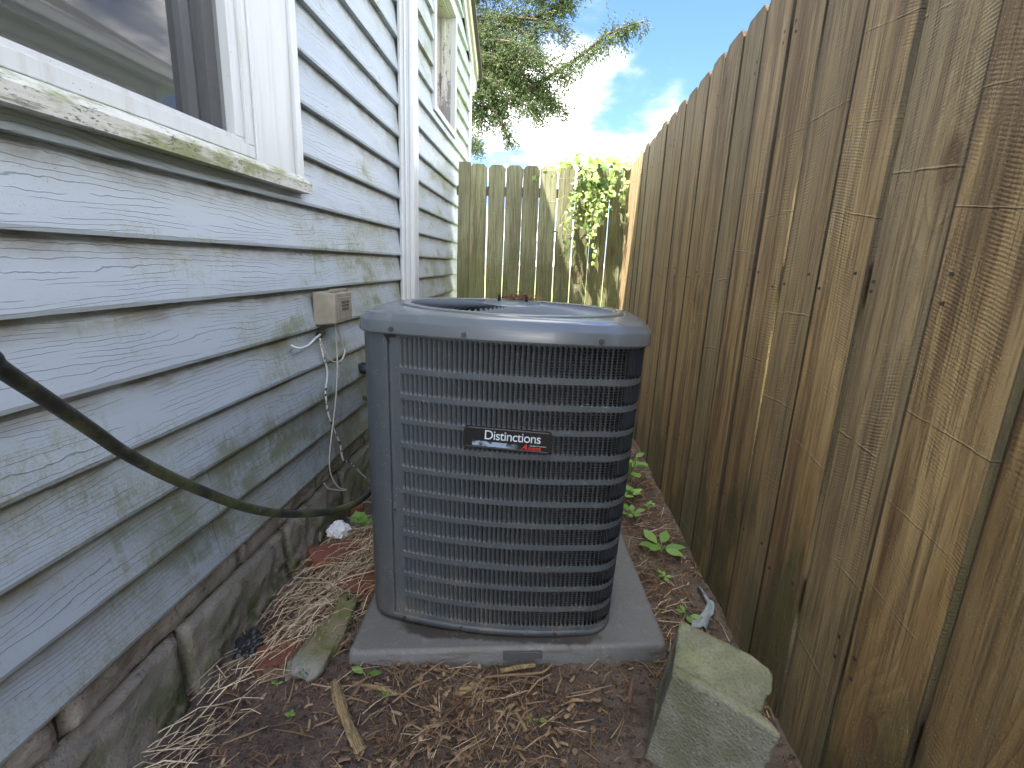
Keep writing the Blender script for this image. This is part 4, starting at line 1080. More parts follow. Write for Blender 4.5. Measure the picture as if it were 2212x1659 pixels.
# ------------------------------------------------------------------ ground clutter
def box_inside(x, y):
    return (-.47 < x < .38 and 1.06 + .13 * (x + .46) < y < 1.9) or (x > .27 and .74 < y < 1.03 and x < .52)
def litter(name, mt, n, region, ln, rad, label, cat, curve=.15, zoff=.002, orient=None, seed=1, lift=.006, n_side=3, flat=1.0):
    rr = random.Random(seed); m = MB(); vals = []; c = 0; tries = 0
    while c < n and tries < n * 8:
        tries += 1; p = region(rr)
        if p is None or box_inside(*p): continue
        x, y = p; L = rr.uniform(*ln) / 2; a = orient(rr) if orient else rr.uniform(0, PI)
        r = rr.uniform(*rad); d = Vector((math.cos(a), math.sin(a), 0)); k = Vector((-d.y, d.x, 0)) * L * rr.uniform(-curve, curve)
        za = gz(x - d.x * L, y - d.y * L) + r; zb = gz(x + d.x * L, y + d.y * L) + r; zm = gz(x, y) + r + rr.uniform(0, lift)
        if not (-.81 < x + d.x * L < .60 and -.81 < x - d.x * L < .60): continue
        n0 = len(m.v); l1 = rr.uniform(0, lift); l2 = rr.uniform(0, lift)
        m.tube([(x - d.x * L, y - d.y * L, za + zoff + l1), (x + k.x, y + k.y, max(zm, (za + zb) / 2) + zoff + (l1 + l2) / 2), (x + d.x * L, y + d.y * L, zb + zoff + l2)], [r, r, r * .6], n_side, True, flat)
        vals += [rr.random()] * (len(m.v) - n0); c += 1
    o = m.build(name, mt); tone(o, vals); tag(o, label, cat, kind='stuff'); return o
def reg_left(rr):
    y = rr.uniform(.92, 2.2) if rr.random() < .25 else rr.uniform(1.08, 1.75); x = rr.gauss(-.60, .07) + (.05 if y > 1.6 else 0)
    if y < 1.02: x = rr.gauss(-.66, .05) if rr.random() < .7 else rr.gauss(-.5, .08)
    return (x, y) if -.79 < x < -.46 + (.2 if y < 1.02 else 0) else None
def reg_front(rr):
    x = rr.uniform(-.72, .60); y = rr.uniform(.58, 1.12); return (x, y)
def reg_frontc(rr):
    return (rr.gauss(-.10, .13), rr.uniform(.70, 1.06))
def reg_right(rr): return (rr.uniform(.34, .59), rr.uniform(.95, 3.2))
def reg_all(rr):
    q = rr.random(); return reg_left(rr) if q < .25 else reg_right(rr) if q < .5 else reg_front(rr)
litter('straw', M['straw'], 600, reg_left, (.03, .19), (.0005, .0012), 'pale dry straw stalks heaped between wall and pad', 'straw', .10, .005, lambda r: r.gauss(1.15, .55), 11, .030)
litter('twig_litter', M['twig'], 420, reg_left, (.01, .09), (.0006, .002), 'broken brown stems mixed into the straw heap', 'twigs', .3, .004, None, 31, .024)
litter('bark_mulch', M['needle'], 700, reg_left, (.006, .035), (.0006, .002), 'small reddish bark bits under the straw heap', 'mulch', .4, .002, None, 32, .012)
litter('wood_chips', M['chip'], 260, reg_left, (.008, .035), (.002, .0055), 'pale flat chips of wood in the straw heap', 'wood chips', .2, .002, None, 33, .008, 5, .4)
litter('straw', M['straw'], 60, lambda r: (r.gauss(-.70, .04), r.uniform(.72, 1.05)), (.03, .15), (.0007, .0014), 'loose straw along the foot of the stone foundation', 'straw', .12, .004, lambda r: r.gauss(1.0, .5), 12, .02)
litter('straw', M['straw'], 110, reg_frontc, (.02, .10), (.0006, .0013), 'scattered straw stalks on the soil before the pad', 'straw', .12, .002, lambda r: r.gauss(1.45, .6), 13, .006)
litter('straw', M['straw'], 230, reg_right, (.03, .12), (.0006, .0013), 'scattered straw between the pad and brown fence', 'straw', .25, .002, None, 14, .010)
litter('dead_needles', M['needle'], 3400, reg_all, (.006, .026), (.0005, .0010), 'orange dead cedar needles strewn over the soil', 'needles', .5, .001, None, 15, .005)
litter('twig_litter', M['twig'], 420, reg_all, (.02, .10), (.0008, .0022), 'thin brown twigs strewn over the soil', 'twigs', .3, .002, None, 16, .008)
litter('wood_chips', M['chip'], 520, reg_all, (.008, .030), (.0018, .0048), 'small flat wood chips mixed into the soil', 'wood chips', .2, .001, None, 17, .002, 5, .45)
litter('bark_mulch', M['needle'], 1500, reg_right, (.01, .05), (.0008, .0022), 'reddish bark mulch along the foot of the fence', 'mulch', .4, .001, None, 18, .010)
litter('twig_litter', M['twig'], 130, reg_frontc, (.02, .12), (.0008, .0022), 'tangled brown twigs in the middle of the foreground soil', 'twigs', .3, .003, None, 41, .010)
litter('wood_chips', M['chip'], 120, reg_frontc, (.008, .030), (.002, .0060), 'pale wood chips in the middle of the foreground soil', 'wood chips', .25, .002, None, 42, .004, 5, .45)
litter('dead_needles', M['needle'], 1100, reg_frontc, (.006, .026), (.0006, .0011), 'orange needle clusters in the middle of the foreground soil', 'needles', .7, .002, None, 43, .008)
def pods():
    rr = random.Random(77); P = [(-.235, .80, 'on the soil beside the long curved twig'), (-.20, .905, 'higher up beside the long curved twig, left of centre'), (.06, 1.0, 'just below the twigs leaning on the pad'),
         (.12, .86, 'at the right edge of the littered patch'), (.055, .78, 'in the dark hollow near the bottom centre'), (.165, .92, 'farthest right of the loose shells, toward the concrete block'),
         (-.03, 1.03, 'next to the flat driftwood piece before the pad'), (-.29, .735, 'near the white shell fragment at the bottom edge')]
    for i, (x, y, wh) in enumerate(P):
        r = rr.uniform(.0045, .0075); bm = bmesh.new(); bmesh.ops.create_icosphere(bm, subdivisions=2, radius=r)
        for v in bm.verts: v.co = Vector((v.co.x * 1.25, v.co.y, v.co.z * .85)) * (1 + .12 * nz(v.co.x, v.co.y, v.co.z + i, 160))
        me = bpy.data.meshes.new('nut_shell'); bm.to_mesh(me); bm.free(); o = link('nut_shell', me, M['chip'], None, True); o.location = (x, y, gz(x, y) + r * .6); o.rotation_euler = (0, 0, rr.uniform(0, 3))
        tone(o, [rr.random() * .7] * len(me.vertices)); tag(o, 'small round brown nut shell ' + wh, 'nut shell', 'nut shells on the soil before the pad')
pods()
def pebbles():
    rr = random.Random(5); m = MB(); vals = []
    for k in range(4200):
        x, y = (reg_front(rr) if rr.random() < .6 else reg_all(rr)) or (0, .8)
        if box_inside(x, y): continue
        r = rr.uniform(.0015, .0045) * (1.6 if rr.random() < .08 else 1); z = gz(x, y) + r * .3; n0 = len(m.v)
        q = [Vector((rr.uniform(.7, 1.2) * a, rr.uniform(.7, 1.2) * b, c * .7)) * r + Vector((x, y, z)) for a, b, c in ((1, 0, 0), (0, 1, 0), (-1, 0, 0), (0, -1, 0), (0, 0, 1), (0, 0, -1))]
        b = m.vadd(q)
        for f in ((0, 1, 4), (1, 2, 4), (2, 3, 4), (3, 0, 4), (1, 0, 5), (2, 1, 5), (3, 2, 5), (0, 3, 5)): m.face([b + i for i in f])
        vals += [rr.random() ** 2] * 6
    o = m.build('soil_crumbs', mat('soil_crumbs', strawf((.045, .032, .026), (.16, .12, .10), (.03, .02, .018))), smooth=True); tone(o, vals); tag(o, 'small dark crumbs of soil and grit', 'grit', kind='stuff')
pebbles()
def stickthing(name, pts, rads, label, mt, flat=1.0, n=9, cat='stick', rough=.0015):
    O = Vector(pts[0]); O.z = gz(O.x, O.y)
    C = catmull([(p[0], p[1], gz(p[0], p[1]) + p[2]) for p in pts], 6); N = len(C)
    rs = [float(np.interp(i / (N - 1) * (len(rads) - 1), range(len(rads)), rads)) for i in range(N)]
    m = MB(O).tube(C, rs, n, True, flat)
    m.v = [tuple(Vector(v) + Vector((nz(v[0], v[1], v[2], 130), nz(v[1], v[2], v[0], 130), nz(v[2], v[0], v[1], 130))) * rough) for v in m.v]
    o = m.build(name, mt, smooth=True); return tag(o, label, cat)
stickthing('stick', [(-.462, .968, .012), (-.430, .925, .013), (-.400, .885, .012), (-.370, .850, .012), (-.336, .812, .012)], [.011, .015, .013, .010, .014, .013], 'thick pale weathered stick lying on the soil in the left foreground', M['stick'], .65, 10, rough=.004)
stickthing('stick', [(-.424, .986, .006), (-.385, .980, .007), (-.345, .976, .007), (-.303, .966, .007)], [.004, .0055, .006, .0045], 'short yellowish stick lying just before the pad on the left', M['stick'])
stickthing('twig', [(-.135, .985, .008), (-.17, .93, .008), (-.215, .87, .008), (-.26, .82, .007), (-.31, .76, .006), (-.34, .70, .006)], [.003, .0042, .004, .0034, .003, .002], 'long dark curved twig running diagonally across the foreground soil', M['twig'])
stickthing('twig', [(-.060, 1.060, .010), (-.02, 1.072, .012), (.03, 1.085, .014)], [.006, .007, .005], 'stubby pale twig leaning against the front of the pad', M['stick'])
stickthing('twig', [(-.095, 1.036, .010), (-.03, 1.052, .012), (.045, 1.064, .014), (.075, 1.085, .024)], [.003, .0036, .003, .002], 'thin pale curved twig resting by the pad front', M['straw'])
stickthing('twig', [(.075, .86, .006), (.03, .82, .008), (-.03, .79, .008), (-.10, .80, .006), (-.14, .79, .006)], [.003, .0034, .003, .0025], 'curved grey twig near the bottom centre of the soil', M['twig'])
stickthing('twig', [(-.015, .945, .006), (.0, .92, .008), (.012, .895, .006)], [.0045, .005, .0055], 'short thick yellow twig standing out on bare soil', M['stick'])
stickthing('wood_stake', [(.262, 1.005, -.02), (.265, 1.02, .02), (.270, 1.03, .05)], [.008, .007, .003], 'dark broken wooden peg upright at the right end of the pad', M['twig'])
def chip_thing(name, x, y, L, w, h, rot, label, mt, cat, tilt=.1, seed=1, jag=.3):
    rr = random.Random(seed); m = MB(); n = 10; top = []; bot = []
    for i in range(n):
        a = 2 * PI * i / n; r = 1 + rr.uniform(-jag, jag); px, py = math.cos(a) * L * r, math.sin(a) * w * r
        top.append((px, py, h + rr.uniform(-.2, .2) * h)); bot.append((px * 1.04, py * 1.04, 0))
    k = m.vadd(bot + top + [(0, 0, h * 1.25)])
    for i in range(n): j = (i + 1) % n; m.face((k + i, k + j, k + n + j, k + n + i)); m.face((k + n + i, k + n + j, k + 2 * n))
    o = m.build(name, mt); o.location = (x, y, gz(x, y) + .001); o.rotation_euler = (tilt, tilt * .5, rot); return tag(o, label, cat)
chip_thing('wood_piece', -.135, 1.000, .030, .013, .008, 1.0, 'broad flat piece of brown driftwood before the pad centre', M['stick'], 'wood piece', .1, 4, .4)
chip_thing('dead_leaf', .03, .79, .016, .010, .002, .5, 'small curled brown leaf near the bottom centre', M['deadleaf'], 'leaf', .3, 5)
chip_thing('bark_flake', .41, .66, .03, .02, .004, .9, 'reddish bark flake at the foot of the concrete block', M['brick'], 'bark', .3, 6)
chip_thing('shell_piece', -.325, .765, .018, .009, .004, 1.1, 'white shell fragment at the bottom edge left of centre', M['shell'], 'shell', .2, 7, .15)
chip_thing('wood_piece', -.62, .985, .040, .016, .006, .3, 'tan torn wood sliver beside the mossy stone edge', M['chip'], 'wood piece', .25, 9, .35)
chip_thing('dead_leaf', .50, 2.17, .03, .014, .003, -.3, 'pale dead oak leaf under the far fence weeds', M['deadleaf'], 'leaf', .3, 10, .5)
chip_thing('dead_leaf', .435, 1.36, .014, .010, .005, .4, 'small orange curled leaf on mulch right of the pad', M['needle'], 'leaf', .3, 12, .3)
# bricks
def brick(x, y, rot, label, L=.10, w=.052, h=.045, tilt=(0, 0)):
    m = MB().box((-L, -w, -.02), (L, w, h)); o = m.build('brick', M['brick']); o.location = (x, y, gz(x, y) - .004)
    o.rotation_euler = (tilt[0], tilt[1], rot)
    md = o.modifiers.new('s', 'SUBSURF'); md.subdivision_type = 'SIMPLE'; md.levels = md.render_levels = 3
    bake(o)
    rr = x * 7
    for v in o.data.vertices: 
        c = v.co; e = sum(1 for q, l in ((abs(c.x), L), (abs(c.y), w), (c.z, h)) if q > l - .004)
        d = Vector((nz(c.x, c.y, c.z + rr, 45), nz(c.y, c.z, c.x + rr, 45), nz(c.z, c.x, c.y + rr, 45)))
        v.co = c + d * .003 - c.normalized() * (.004 if e >= 2 else 0)
    o.data.polygons.foreach_set('use_smooth', [True] * len(o.data.polygons))
    return tag(o, label, 'brick', 'old bricks by the wall')
brick(-.675, 1.475, .75, 'red brick with a clean worn corner showing below the white scrap', .085, tilt=(.12, .1))
brick(-.530, 1.375, 1.15, 'dark red brick half buried in straw next to the unit', .085, tilt=(-.06, .05), h=.030)
brick(-.455, 1.375, 1.22, 'red brick tucked under the left edge of the unit', .07, .04, tilt=(.03, .02), h=.024)
brick(-.640, 1.050, .45, 'orange-brown brick end buried beside the mossy log', .06, .04, tilt=(.1, -.1), h=.022)
brick(-.74, 1.83, .6, 'small red brick chunk high by the foundation near the white scrap', .03, .03, h=.04)
def log():
    A, B = Vector((-.560, .985, .0)), Vector((-.520, 1.235, .0)); m = MB(); n = 28; k = 26; d = (B - A); L = d.length; G = []
    for i in range(n + 1):
        t = i / n; row = []
        for j in range(k):
            a = 2 * PI * j / k; ca, sa = math.cos(a), math.sin(a); sq = 1 / max(abs(ca), abs(sa)) ** .6
            r = .040 * sq * (1.12 - .45 * t) * (1 + .17 * fbm(ca * 1.3, sa * 1.3, t * 3.2, 1.6, 4))
            rx_ = r * ca * 1.05; rz = r * .62 * sa; rz = max(rz, -.03)
            yy = -L / 2 + L * t + .030 * fbm(ca, sa, 7, 1.8, 3)
            if i == 0: rx_ *= .72; rz *= .72; yy -= .004
            if i == n: rx_ *= .6; rz *= .6
            row.append((rx_ + .012 * math.sin(t * 4), yy, rz + .016 + .016 * t))
        row.append(row[0]); G.append(row)
    m.grid(G); q = m.vadd(G[0][:-1]); m.face([q + i for i in range(k)]); q = m.vadd(G[-1][:-1]); m.face([q + i for i in range(k)][::-1])
    o = m.build('mossy_log', M['mossy'], smooth=True); c = (A + B) / 2; o.location = (c.x, c.y, gz(c.x, c.y)); o.rotation_euler = (.03, .1, -math.atan2(d.x, d.y))
    tag(o, 'short green mossy log lying along the left side of the pad', 'log')
log()
def crumple(name, x, y, z, sx, sy, sz, mt, label, cat, seed, flatn=False):
    bm = bmesh.new(); bmesh.ops.create_icosphere(bm, subdivisions=4, radius=1)
    for v in bm.verts:
        c = v.co; f = 1 + .35 * fbm(c.x + seed, c.y, c.z, 1.6, 4) + .16 * abs(fbm(c.x, c.y + seed, c.z, 5, 3))
        c = c * f; v.co = Vector((c.x * sx, c.y * sy, max(c.z, -.4) * sz))
    me = bpy.data.meshes.new(name); bm.to_mesh(me); bm.free(); o = link(name, me, mt, None, False); o.location = (x, y, gz(x, y) + z); return tag(o, label, cat)
crumple('plastic_scrap', -.715, 1.60, .045, .034, .040, .026, M['plastic_white'], 'crumpled white plastic scrap on the straw by the foundation', 'litter', 3)
crumple('plastic_bag', -.735, 1.06, .022, .028, .045, .022, M['plastic_black'], 'crumpled shiny black plastic wedged against the mossy stone', 'litter', 8)
def rag():
    G = []
    for i in range(13):
        row = []
        for j in range(6):
            t = i / 12; y = 1.27 + .18 * t; x = .505 + .065 * math.sin(t * 2.2) + (j - 2.5) * .006 * (1.4 - t) + .01 * nz(t * 3, j, 1)
            row.append((x, y, gz(x, y) + .012 + .016 * abs(fbm(t * 3, j * .5, 2, 1, 3)) + .008 * math.sin(j * 2 + t * 9)))
        G.append(row)
    o = MB().grid([[(p[0] + .014 * nz(p[0] * 60, p[1] * 22, 1), p[1] + .012 * nz(p[0] * 50, p[1] * 30, 5), p[2] + .012 * abs(nz(p[0] * 70, p[1] * 40, 9))) for p in r_] for r_ in G]).build('plastic_rag', M['plastic_blue'], smooth=True); md = o.modifiers.new('t', 'SOLIDIFY'); md.thickness = .0015
    tag(o, 'torn faded blue plastic strip by the fence foot', 'litter')
rag()

# ------------------------------------------------------------------ plants
def leaf_mesh(kind='lobed', seed=0):
    rr = random.Random(seed)
    if kind == 'lobed':
        out = [(0, 0), (.30, -.10), (.52, .10), (.40, .26), (.62, .52), (.34, .55), (.18, .66), (.0, 1.02), (-.18, .66), (-.34, .55), (-.62, .52), (-.40, .26), (-.52, .10), (-.30, -.10)]
    elif kind == 'heart':
        out = [(0, 0), (.25, -.10), (.44, .12), (.42, .42), (.22, .75), (0, 1), (-.22, .75), (-.42, .42), (-.44, .12), (-.25, -.10)]
    else:
        out = [(0, 0), (.10, .10), (.25, .35), (.26, .58), (.14, .82), (0, 1), (-.14, .82), (-.26, .58), (-.25, .35), (-.10, .10)]
    V = [(0, .42, .0)]; n = len(out)
    for x, y in out: V.append((x * (1 + rr.uniform(-.08, .08)), y, -.28 * x * x * 1.6 - .22 * (y - .4) ** 2 + rr.uniform(-.03, .03)))
    F = [(0, i + 1, (i + 1) % n + 1) for i in range(n)]
    me = bpy.data.meshes.new('leaf'); me.from_pydata(V, [], F); me.update(); return me
def shared_leaves(kind, mt, k=4):
    L = []
    for i in range(k):
        me = leaf_mesh(kind, i); me.materials.append(mt); me.polygons.foreach_set('use_smooth', [True] * len(me.polygons)); L.append(me)
    return L
def put_leaf(mes, parent, loc, size, normal, up, rr, name='leaf'):
    o = bpy.data.objects.new(name, rr.choice(mes)); COL.objects.link(o); o.parent = parent
    n = Vector(normal).normalized(); y = Vector(up); y = (y - n * y.dot(n)).normalized(); x = y.cross(n)
    mt = Matrix((x, y, n)).transposed().to_4x4() @ Matrix.Diagonal((size, size, size, 1)); mt.translation = Vector(loc) - parent.location
    o.matrix_local = mt; return o
def vine():
    v = empty('climbing_vine', (.4, 4.17, 1.8), 'bright green vine spilling over the top right of the back fence', 'vine'); rr = random.Random(21)
    big = shared_leaves('lobed', M['vine']); sm = shared_leaves('heart', M['vine'])
    strands = []
    def strand(p, d, n, step, r, leafsize, kind, dens=1.0, grav=.16):
        p = Vector(p); d = Vector(d).normalized(); pts = [p.copy()]
        for i in range(n):
            d = (d + Vector((rr.uniform(-.22, .22), rr.uniform(-.12, .06), rr.uniform(-.14, .1) - grav))).normalized()
            p = p + d * step; p.y = min(p.y, 4.185 if p.z < 1.80 else 4.3); pts.append(p.copy())
            if rr.random() < dens:
                s = leafsize * rr.uniform(.6, 1.25) * (1 - .45 * i / n)
                nn = Vector((rr.uniform(-.5, .5), -1.0 + rr.uniform(-.1, .5), rr.uniform(.15, 1.0)))
                put_leaf(big if (kind == 'big' and rr.random() < .75) else sm, v, p + Vector((rr.uniform(-.02, .02), rr.uniform(-.035, -.004), rr.uniform(-.015, .015))), s, nn, Vector((rr.uniform(-.7, .7), -.25, -1 + rr.uniform(0, .6))), rr)
        m = MB(v.location).tube(pts, [r * (1 - .6 * i / len(pts)) for i in range(len(pts))], 5); m.build('stem', M['vine_stem'], v, True)
    for x in (.20, .25, .30, .36, .41, .46, .51, .56):
        strand((x, 4.20, 1.80), (rr.uniform(-.5, .2), -.35, .25), 12, .040, .0028, .064, 'big', 1.0)
    for x, L in ((.23, 10), (.27, 20), (.33, 18), (.445, 17), (.25, 15), (.29, 17), (.31, 12), (.35, 15), (.39, 21), (.42, 12), (.46, 14), (.51, 13), (.56, 12), (.37, 9), (.48, 8)):
        strand((x, 4.15, 1.74), (rr.uniform(-.5, -.1), -.3, -.7), L, .034, .0024, .050, 'small', .92, .10)
    strand((.24, 4.14, 1.55), (-.8, -.1, -.6), 12, .036, .0022, .024, 'small', .55, .06)
    strand((.20, 4.14, 1.62), (-.9, -.1, -.35), 7, .034, .0020, .022, 'small', .5, .02)
    strand((.22, 4.13, 1.45), (-.7, -.1, -.8), 10, .036, .0022, .022, 'small', .5, .02)
    strand((.14, 4.16, 1.79), (-1, -.05, .12), 7, .034, .0016, .014, 'small', .5, -.0)
    strand((.56, 4.10, 1.76), (.1, -.5, -.5), 10, .036, .0022, .036, 'small', .9, .10)
    for k in range(20):                              # leaves standing against the sky
        x = rr.uniform(.15, .60); z = 1.82 + rr.random() ** 1.6 * .075; s = rr.uniform(.035, .06)
        put_leaf(big, v, (x, 4.17 + rr.uniform(-.03, .06), z), s, Vector((rr.uniform(-.3, .3), -.8, rr.uniform(.5, 1.2))), Vector((rr.uniform(-.9, .9), -.2, rr.uniform(-.4, .3))), rr)
    for x, z in ((.185, 1.905), (.315, 1.915), (.470, 1.895)):
        put_leaf(big, v, (x, 4.17, z - .01), .078, Vector((0, -.55, .85)), Vector((rr.uniform(-.4, .4), .15, -.8)), rr)
        MB(v.location).tube([(x + .02, 4.19, 1.80), (x + .01, 4.18, 1.86), (x, 4.17, z - .01)], .0014, 4).build('stem', M['vine_stem'], v)
vine()
def weed(name, x, y, leaves, label, size, h, kind='oval', seed=1, z=0.0, spread=1.0):
    rr = random.Random(seed); o = empty(name, (x, y, gz(x, y) + z), label, 'weed'); L = shared_leaves(kind, M['weed'], 2)
    m = MB(o.location)
    for i in range(leaves):
        a = 2 * PI * i / leaves + rr.uniform(-.4, .4); rd = size * rr.uniform(.3, .7) * spread; b = Vector((x, y, gz(x, y) + z))
        t = b + Vector((math.cos(a) * rd * .5, math.sin(a) * rd * .5, h * rr.uniform(.5, 1)))
        m.tube([b, b.lerp(t, .6) + Vector((0, 0, .004)), t], .0013 + size * .008, 4)
        put_leaf(L, o, t, size * rr.uniform(.8, 1.2), Vector((math.cos(a) * -.25, math.sin(a) * -.25 - .1, 1)), Vector((math.cos(a), math.sin(a), rr.uniform(-.2, .5))), rr)
    m.build('stem', M['weed'], o); return o
weed('plantain', .490, 1.70, 6, 'broad-leaved green plantain weed growing by the fence foot', .070, .030, 'oval', 3)
weed('weed', .475, 2.30, 11, 'tall leafy green weed at the far right behind the unit', .075, .13, 'oval', 4, 0, 1.3)
weed('weed', .445, 2.12, 9, 'low round-leaved weed below the tall one at right', .034, .05, 'heart', 5, 0, 1.6)
weed('weed', .420, 1.93, 6, 'small pointed-leaf weed right behind the pad edge', .050, .05, 'oval', 6)
weed('weed', .455, 1.50, 5, 'small sprig between pad edge and the plantain', .028, .035, 'oval', 7)
weed('weed', .485, 1.33, 4, 'little green shoot beside the blue plastic strip', .034, .03, 'oval', 8)
weed('weed', .525, 2.05, 8, 'tiny round-leaved creeper at the foot of the fence', .018, .015, 'heart', 18, 0, 2.4)
weed('seedling', -.655, 1.66, 5, 'bright green seedling beside the white scrap', .040, .035, 'lobed', 9, .03)
weed('seedling', -.60, 1.96, 4, 'green seedling in straw left of the unit by the black pipe', .036, .05, 'lobed', 10, .02)
weed('seedling', -.395, 1.005, 2, 'single upright green blade near the left pad corner', .032, .02, 'oval', 11)
weed('seedling', -.335, .965, 3, 'tiny green sprout beside the short yellow stick', .011, .01, 'heart', 12)
weed('seedling', .035, .925, 2, 'lone tiny green sprout before the middle of the pad', .018, .01, 'oval', 13)
weed('seedling', -.53, .885, 4, 'tiny green clover near the lower left soil', .010, .008, 'heart', 14)
weed('seedling', -.60, .955, 2, 'small green leaf bit in loose straw by the foundation', .014, .008, 'oval', 15)
def climber():
    o = empty('seedling', W(-.63, 1.98, -.42), 'bright green leafy sprig poking out behind the unit near the siding', 'weed'); rr = random.Random(2); L = shared_leaves('oval', M['weed'], 2)
    MB(o.location).tube([W(-.52, 2.0, -.9), W(-.55, 1.99, -.5), W(-.58, 1.98, -.36), W(-.64, 1.97, -.36)], .0028, 5).build('stem', M['weed'], o)
    for x, z, a, s in ((-.665, -.375, (-.15, 0, -1), .095), (-.60, -.355, (.6, 0, .5), .055), (-.63, -.36, (-.7, 0, .6), .05), (-.585, -.33, (.5, 0, 1), .05), (-.60, -.37, (.2, 0, -1), .05)):
        put_leaf(L, o, W(x, 1.96, z), s, (.25, -1, .3), a, rr)
climber()

# ------------------------------------------------------------------ cedar beyond the fence
def cedar():
    O = Vector((-2.6, 9.2, 0)); t = empty('cedar_tree', O, 'tall green cedar with drooping boughs hanging over from the left', 'tree'); rr = random.Random(31)
    MB(O).tube([(-2.6, 9.2, -.1), (-2.55, 9.2, 2.5), (-2.5, 9.25, 5.5), (-2.4, 9.3, 9.5)], [.26, .2, .14, .03], 10).build('trunk', M['bark'], t, True)
    def bough(pts, r): 
        C = catmull(pts, 7); MB(O).tube(C, [r * (1 - .8 * i / len(C)) + .003 for i in range(len(C))], 6).build('bough', M['bark'], t, True); return C
    B = []
    def bz(a): return [(x, y, z + Z0) for x, y, z in a]
    B.append((bough(bz([(-2.5, 9.2, 1.6), (-1.6, 8.6, 2.15), (-.9, 8.2, 2.35), (-.3, 8.0, 2.55), (.25, 7.9, 2.85), (.7, 7.9, 3.18), (1.15, 7.9, 3.33)]), .045), .34, 1.0))
    B.append((bough(bz([(-2.5, 9.2, 2.6), (-1.7, 8.6, 2.85), (-1.25, 8.2, 2.72), (-1.0, 8.0, 2.35), (-.78, 7.9, 2.0), (-.62, 7.9, 1.72)]), .035), .26, .75))
    B.append((bough(bz([(-2.5, 9.2, 2.9), (-1.6, 8.7, 3.35), (-.8, 8.3, 3.45), (-.2, 8.1, 3.5), (.2, 8.0, 3.75)]), .04), .42, 1.15))
    B.append((bough(bz([(-2.5, 9.2, 2.0), (-1.9, 8.4, 2.2), (-1.5, 8.0, 1.95), (-1.22, 7.8, 1.75), (-1.1, 7.8, 1.60)]), .03), .22, .7))
    B.append((bough(bz([(-2.5, 9.2, 3.6), (-1.5, 8.8, 4.1), (-.6, 8.5, 4.2), (.2, 8.4, 4.3), (.6, 8.3, 4.5)]), .04), .45, 1.2))
    B.append((bough(bz([(-2.5, 9.2, 2.4), (-1.8, 8.6, 2.9), (-1.2, 8.1, 2.95), (-.7, 8.0, 2.8), (-.25, 7.9, 2.45), (-.02, 7.9, 2.18)]), .03), .30, .9))
    B.append((bough(bz([(-2.5, 9.2, 2.2), (-1.6, 8.9, 3.0), (-.9, 8.6, 3.1), (-.3, 8.4, 3.05)]), .035), .42, 1.3))
    B.append((bough(bz([(-2.4, 9.2, 4.4), (-1.5, 9.0, 5.0), (-.5, 8.8, 5.1)]), .035), .5, 1.0))
    for k in range(17):
        ex_ = rr.uniform(-1.25, -.15); ez = rr.uniform(2.55, 4.5) if k > 3 else rr.uniform(2.2, 2.7); ey_ = rr.uniform(7.7, 9.0)
        B.append((bough(bz([(-2.5, 9.2, ez - .3), (-1.9, 9.0, ez + .1), ((-1.9 + ex_) / 2, (9 + ey_) / 2, ez + .25), (ex_, ey_, ez), (ex_ + .3, ey_ - .1, ez - .25)]), .022), .36, .75))
    V = []; F = []; vals = []
    def spray(c, d, L, tone_):
        # a feathery twig: short needles round an axis
        n = 13; d = d.normalized(); a = d.cross(Vector((0, 0, 1))); a = a.normalized() if a.length > .05 else Vector((1, 0, 0)); b = d.cross(a)
        for i in range(n):
            t0 = i / n; p = c + d * L * t0; ang = i * 2.4; s = L * .42 * (1 - .55 * t0); q = (a * math.cos(ang) + b * math.sin(ang)) * .75 + d * .75
            e = p + q.normalized() * s; w = q.cross(Vector((rr.uniform(-1, 1), rr.uniform(-1, 1), rr.uniform(-1, 1)))).normalized() * .0055
            k = len(V); V.extend([tuple(p - w - O), tuple(p + w - O), tuple(e - O)]); F.append((k, k + 1, k + 2)); vals.extend([tone_] * 3)
    for C, spread, dens in B:
        N = len(C); sub = MB(O)
        for i in range(2, N):
            t0 = i / N; env = spread * (1.15 - t0) ** .7
            if C[i].x < -1.9: continue
            for k in range(int(11 * dens * rr.uniform(.4, 1.6))):
                d = Vector((rr.gauss(.5, .6), rr.gauss(-.1, .6), rr.gauss(-.25, .55))).normalized()
                L = env * rr.uniform(.3, 1.5) * (1.5 if rr.random() < .12 else 1); base = C[i] + Vector((rr.uniform(-.05, .05),) * 3); tip = base + d * L
                if k % 3 == 0: sub.tube([base, base.lerp(tip, .5) + Vector((0, 0, .02)), tip], [.006, .004, .002], 3, False)
                tn = .15 + .55 * rr.random() + .25 * nz(tip.x, tip.y, tip.z, 3)
                for q in range(int(3 + L * 29)):
                    s = 1 - rr.random() ** 1.5 * .85; p = base.lerp(tip, s) + Vector((rr.gauss(0, .035), rr.gauss(0, .035), rr.gauss(-.02, .035)))
                    spray(p, d + Vector((rr.gauss(0, .5), rr.gauss(0, .5), rr.gauss(-.1, .5))), rr.uniform(.03, .065), max(0, min(.98, tn + rr.uniform(-.15, .15))))
        o = sub.build('twigs', M['bark'], t); tag(o, kind='stuff')
    me = bpy.data.meshes.new('foliage'); me.from_pydata(V, [], F); o = link('foliage', me, M['cedar'], t); tone(o, vals); tag(o, kind='stuff')
    print('cedar tris', len(F))
cedar()

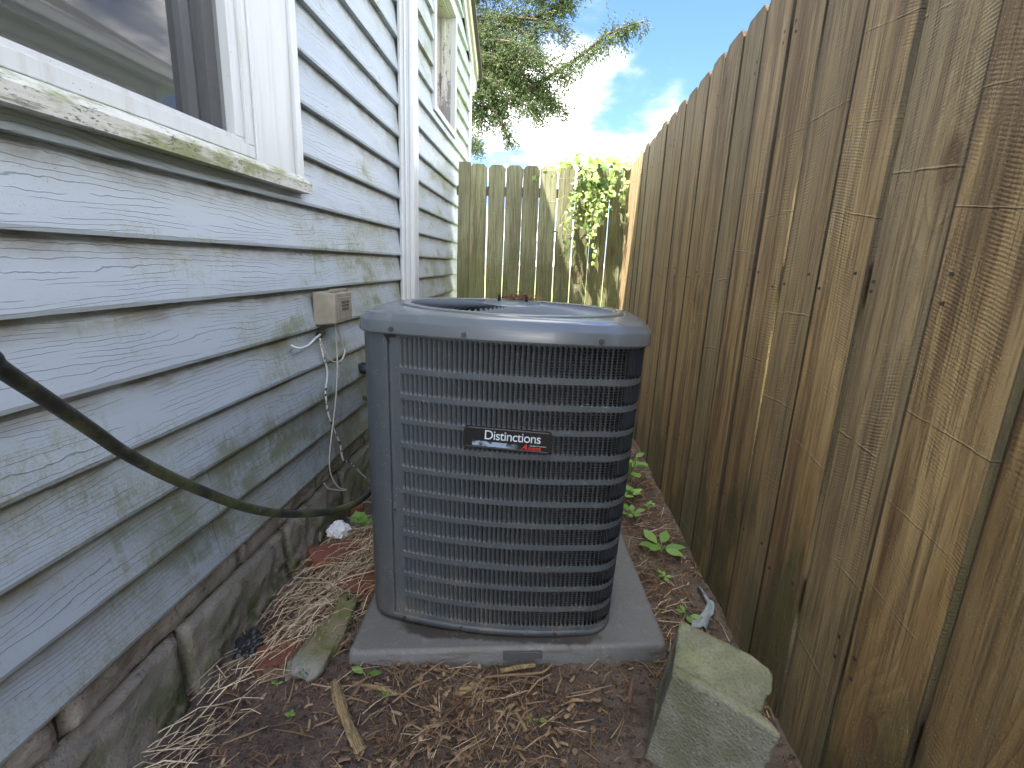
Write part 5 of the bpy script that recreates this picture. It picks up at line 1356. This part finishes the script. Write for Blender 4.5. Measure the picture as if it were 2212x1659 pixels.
# ------------------------------------------------------------------ neighbour beyond the right fence, seen only in the window glass
def neighbour():
    O = Vector((4.6, 6.5, 0)); h = empty('neighbour_house', O, 'pale sided neighbouring house beyond the brown fence, mirrored in the window', 'house')
    MB(O).box((4.02, 1.0, 0), (9, 7.45, 3.32)).build('wall', M['neigh'], h)
    for i in range(15):
        z = 1.4 + i * .125; m = MB(O); P = [[(4.018, y, z), (3.990, y, z + .002), (4.010, y, z + .122)] for y in (1.0, 7.36)]; m.grid(P).build('siding_panel', M['neigh'], h)
    MB(O).box((3.97, 7.361, 0), (4.019, 7.50, 3.32)).build('corner_post', M['vinyl'], h)
    MB(O).box((3.86, .6, 3.321), (9.2, 7.9, 3.40)).build('soffit', M['vinyl'], h)
    MB(O).box((3.82, .6, 3.401), (3.90, 7.9, 3.54)).build('fascia', M['vinyl'], h)
    m = MB(O); k = m.vadd([(3.81, .5, 3.55), (3.81, 8, 3.55), (6.5, 8, 5.0), (6.5, .5, 5.0)]); m.face((k, k + 1, k + 2, k + 3)); m.build('roof', M['shingle'], h)
    # evergreen added out of view to darken the window reflection
    O2 = Vector((3.1, 3.6, 0)); t = empty('added_evergreen', O2, 'dark evergreen added beyond the brown fence to darken the window reflection', 'tree'); rr = random.Random(4)
    MB(O2).tube([(3.1, 3.6, 0), (3.1, 3.6, 3.0)], [.1, .03], 8).build('trunk', M['bark'], t)
    V = []; F = []
    for k in range(5000):
        z = rr.uniform(.3, 3.4); r = .85 * (1 - (z / 4.4) ** 1.5) * math.sqrt(rr.random()) + .05; a = rr.uniform(0, 2 * PI); c = Vector((r * math.cos(a), r * math.sin(a), z)); u_ = Vector([rr.uniform(-1, 1) for _ in range(3)]) * .05; w = Vector([rr.uniform(-1, 1) for _ in range(3)]) * .04
        n0 = len(V); V.extend([tuple(c - u_), tuple(c + u_), tuple(c + w)]); F.append((n0, n0 + 1, n0 + 2))
    me = bpy.data.meshes.new('crown'); me.from_pydata(V, [], F); link('crown', me, M['dark_leaf'], t); 
neighbour()
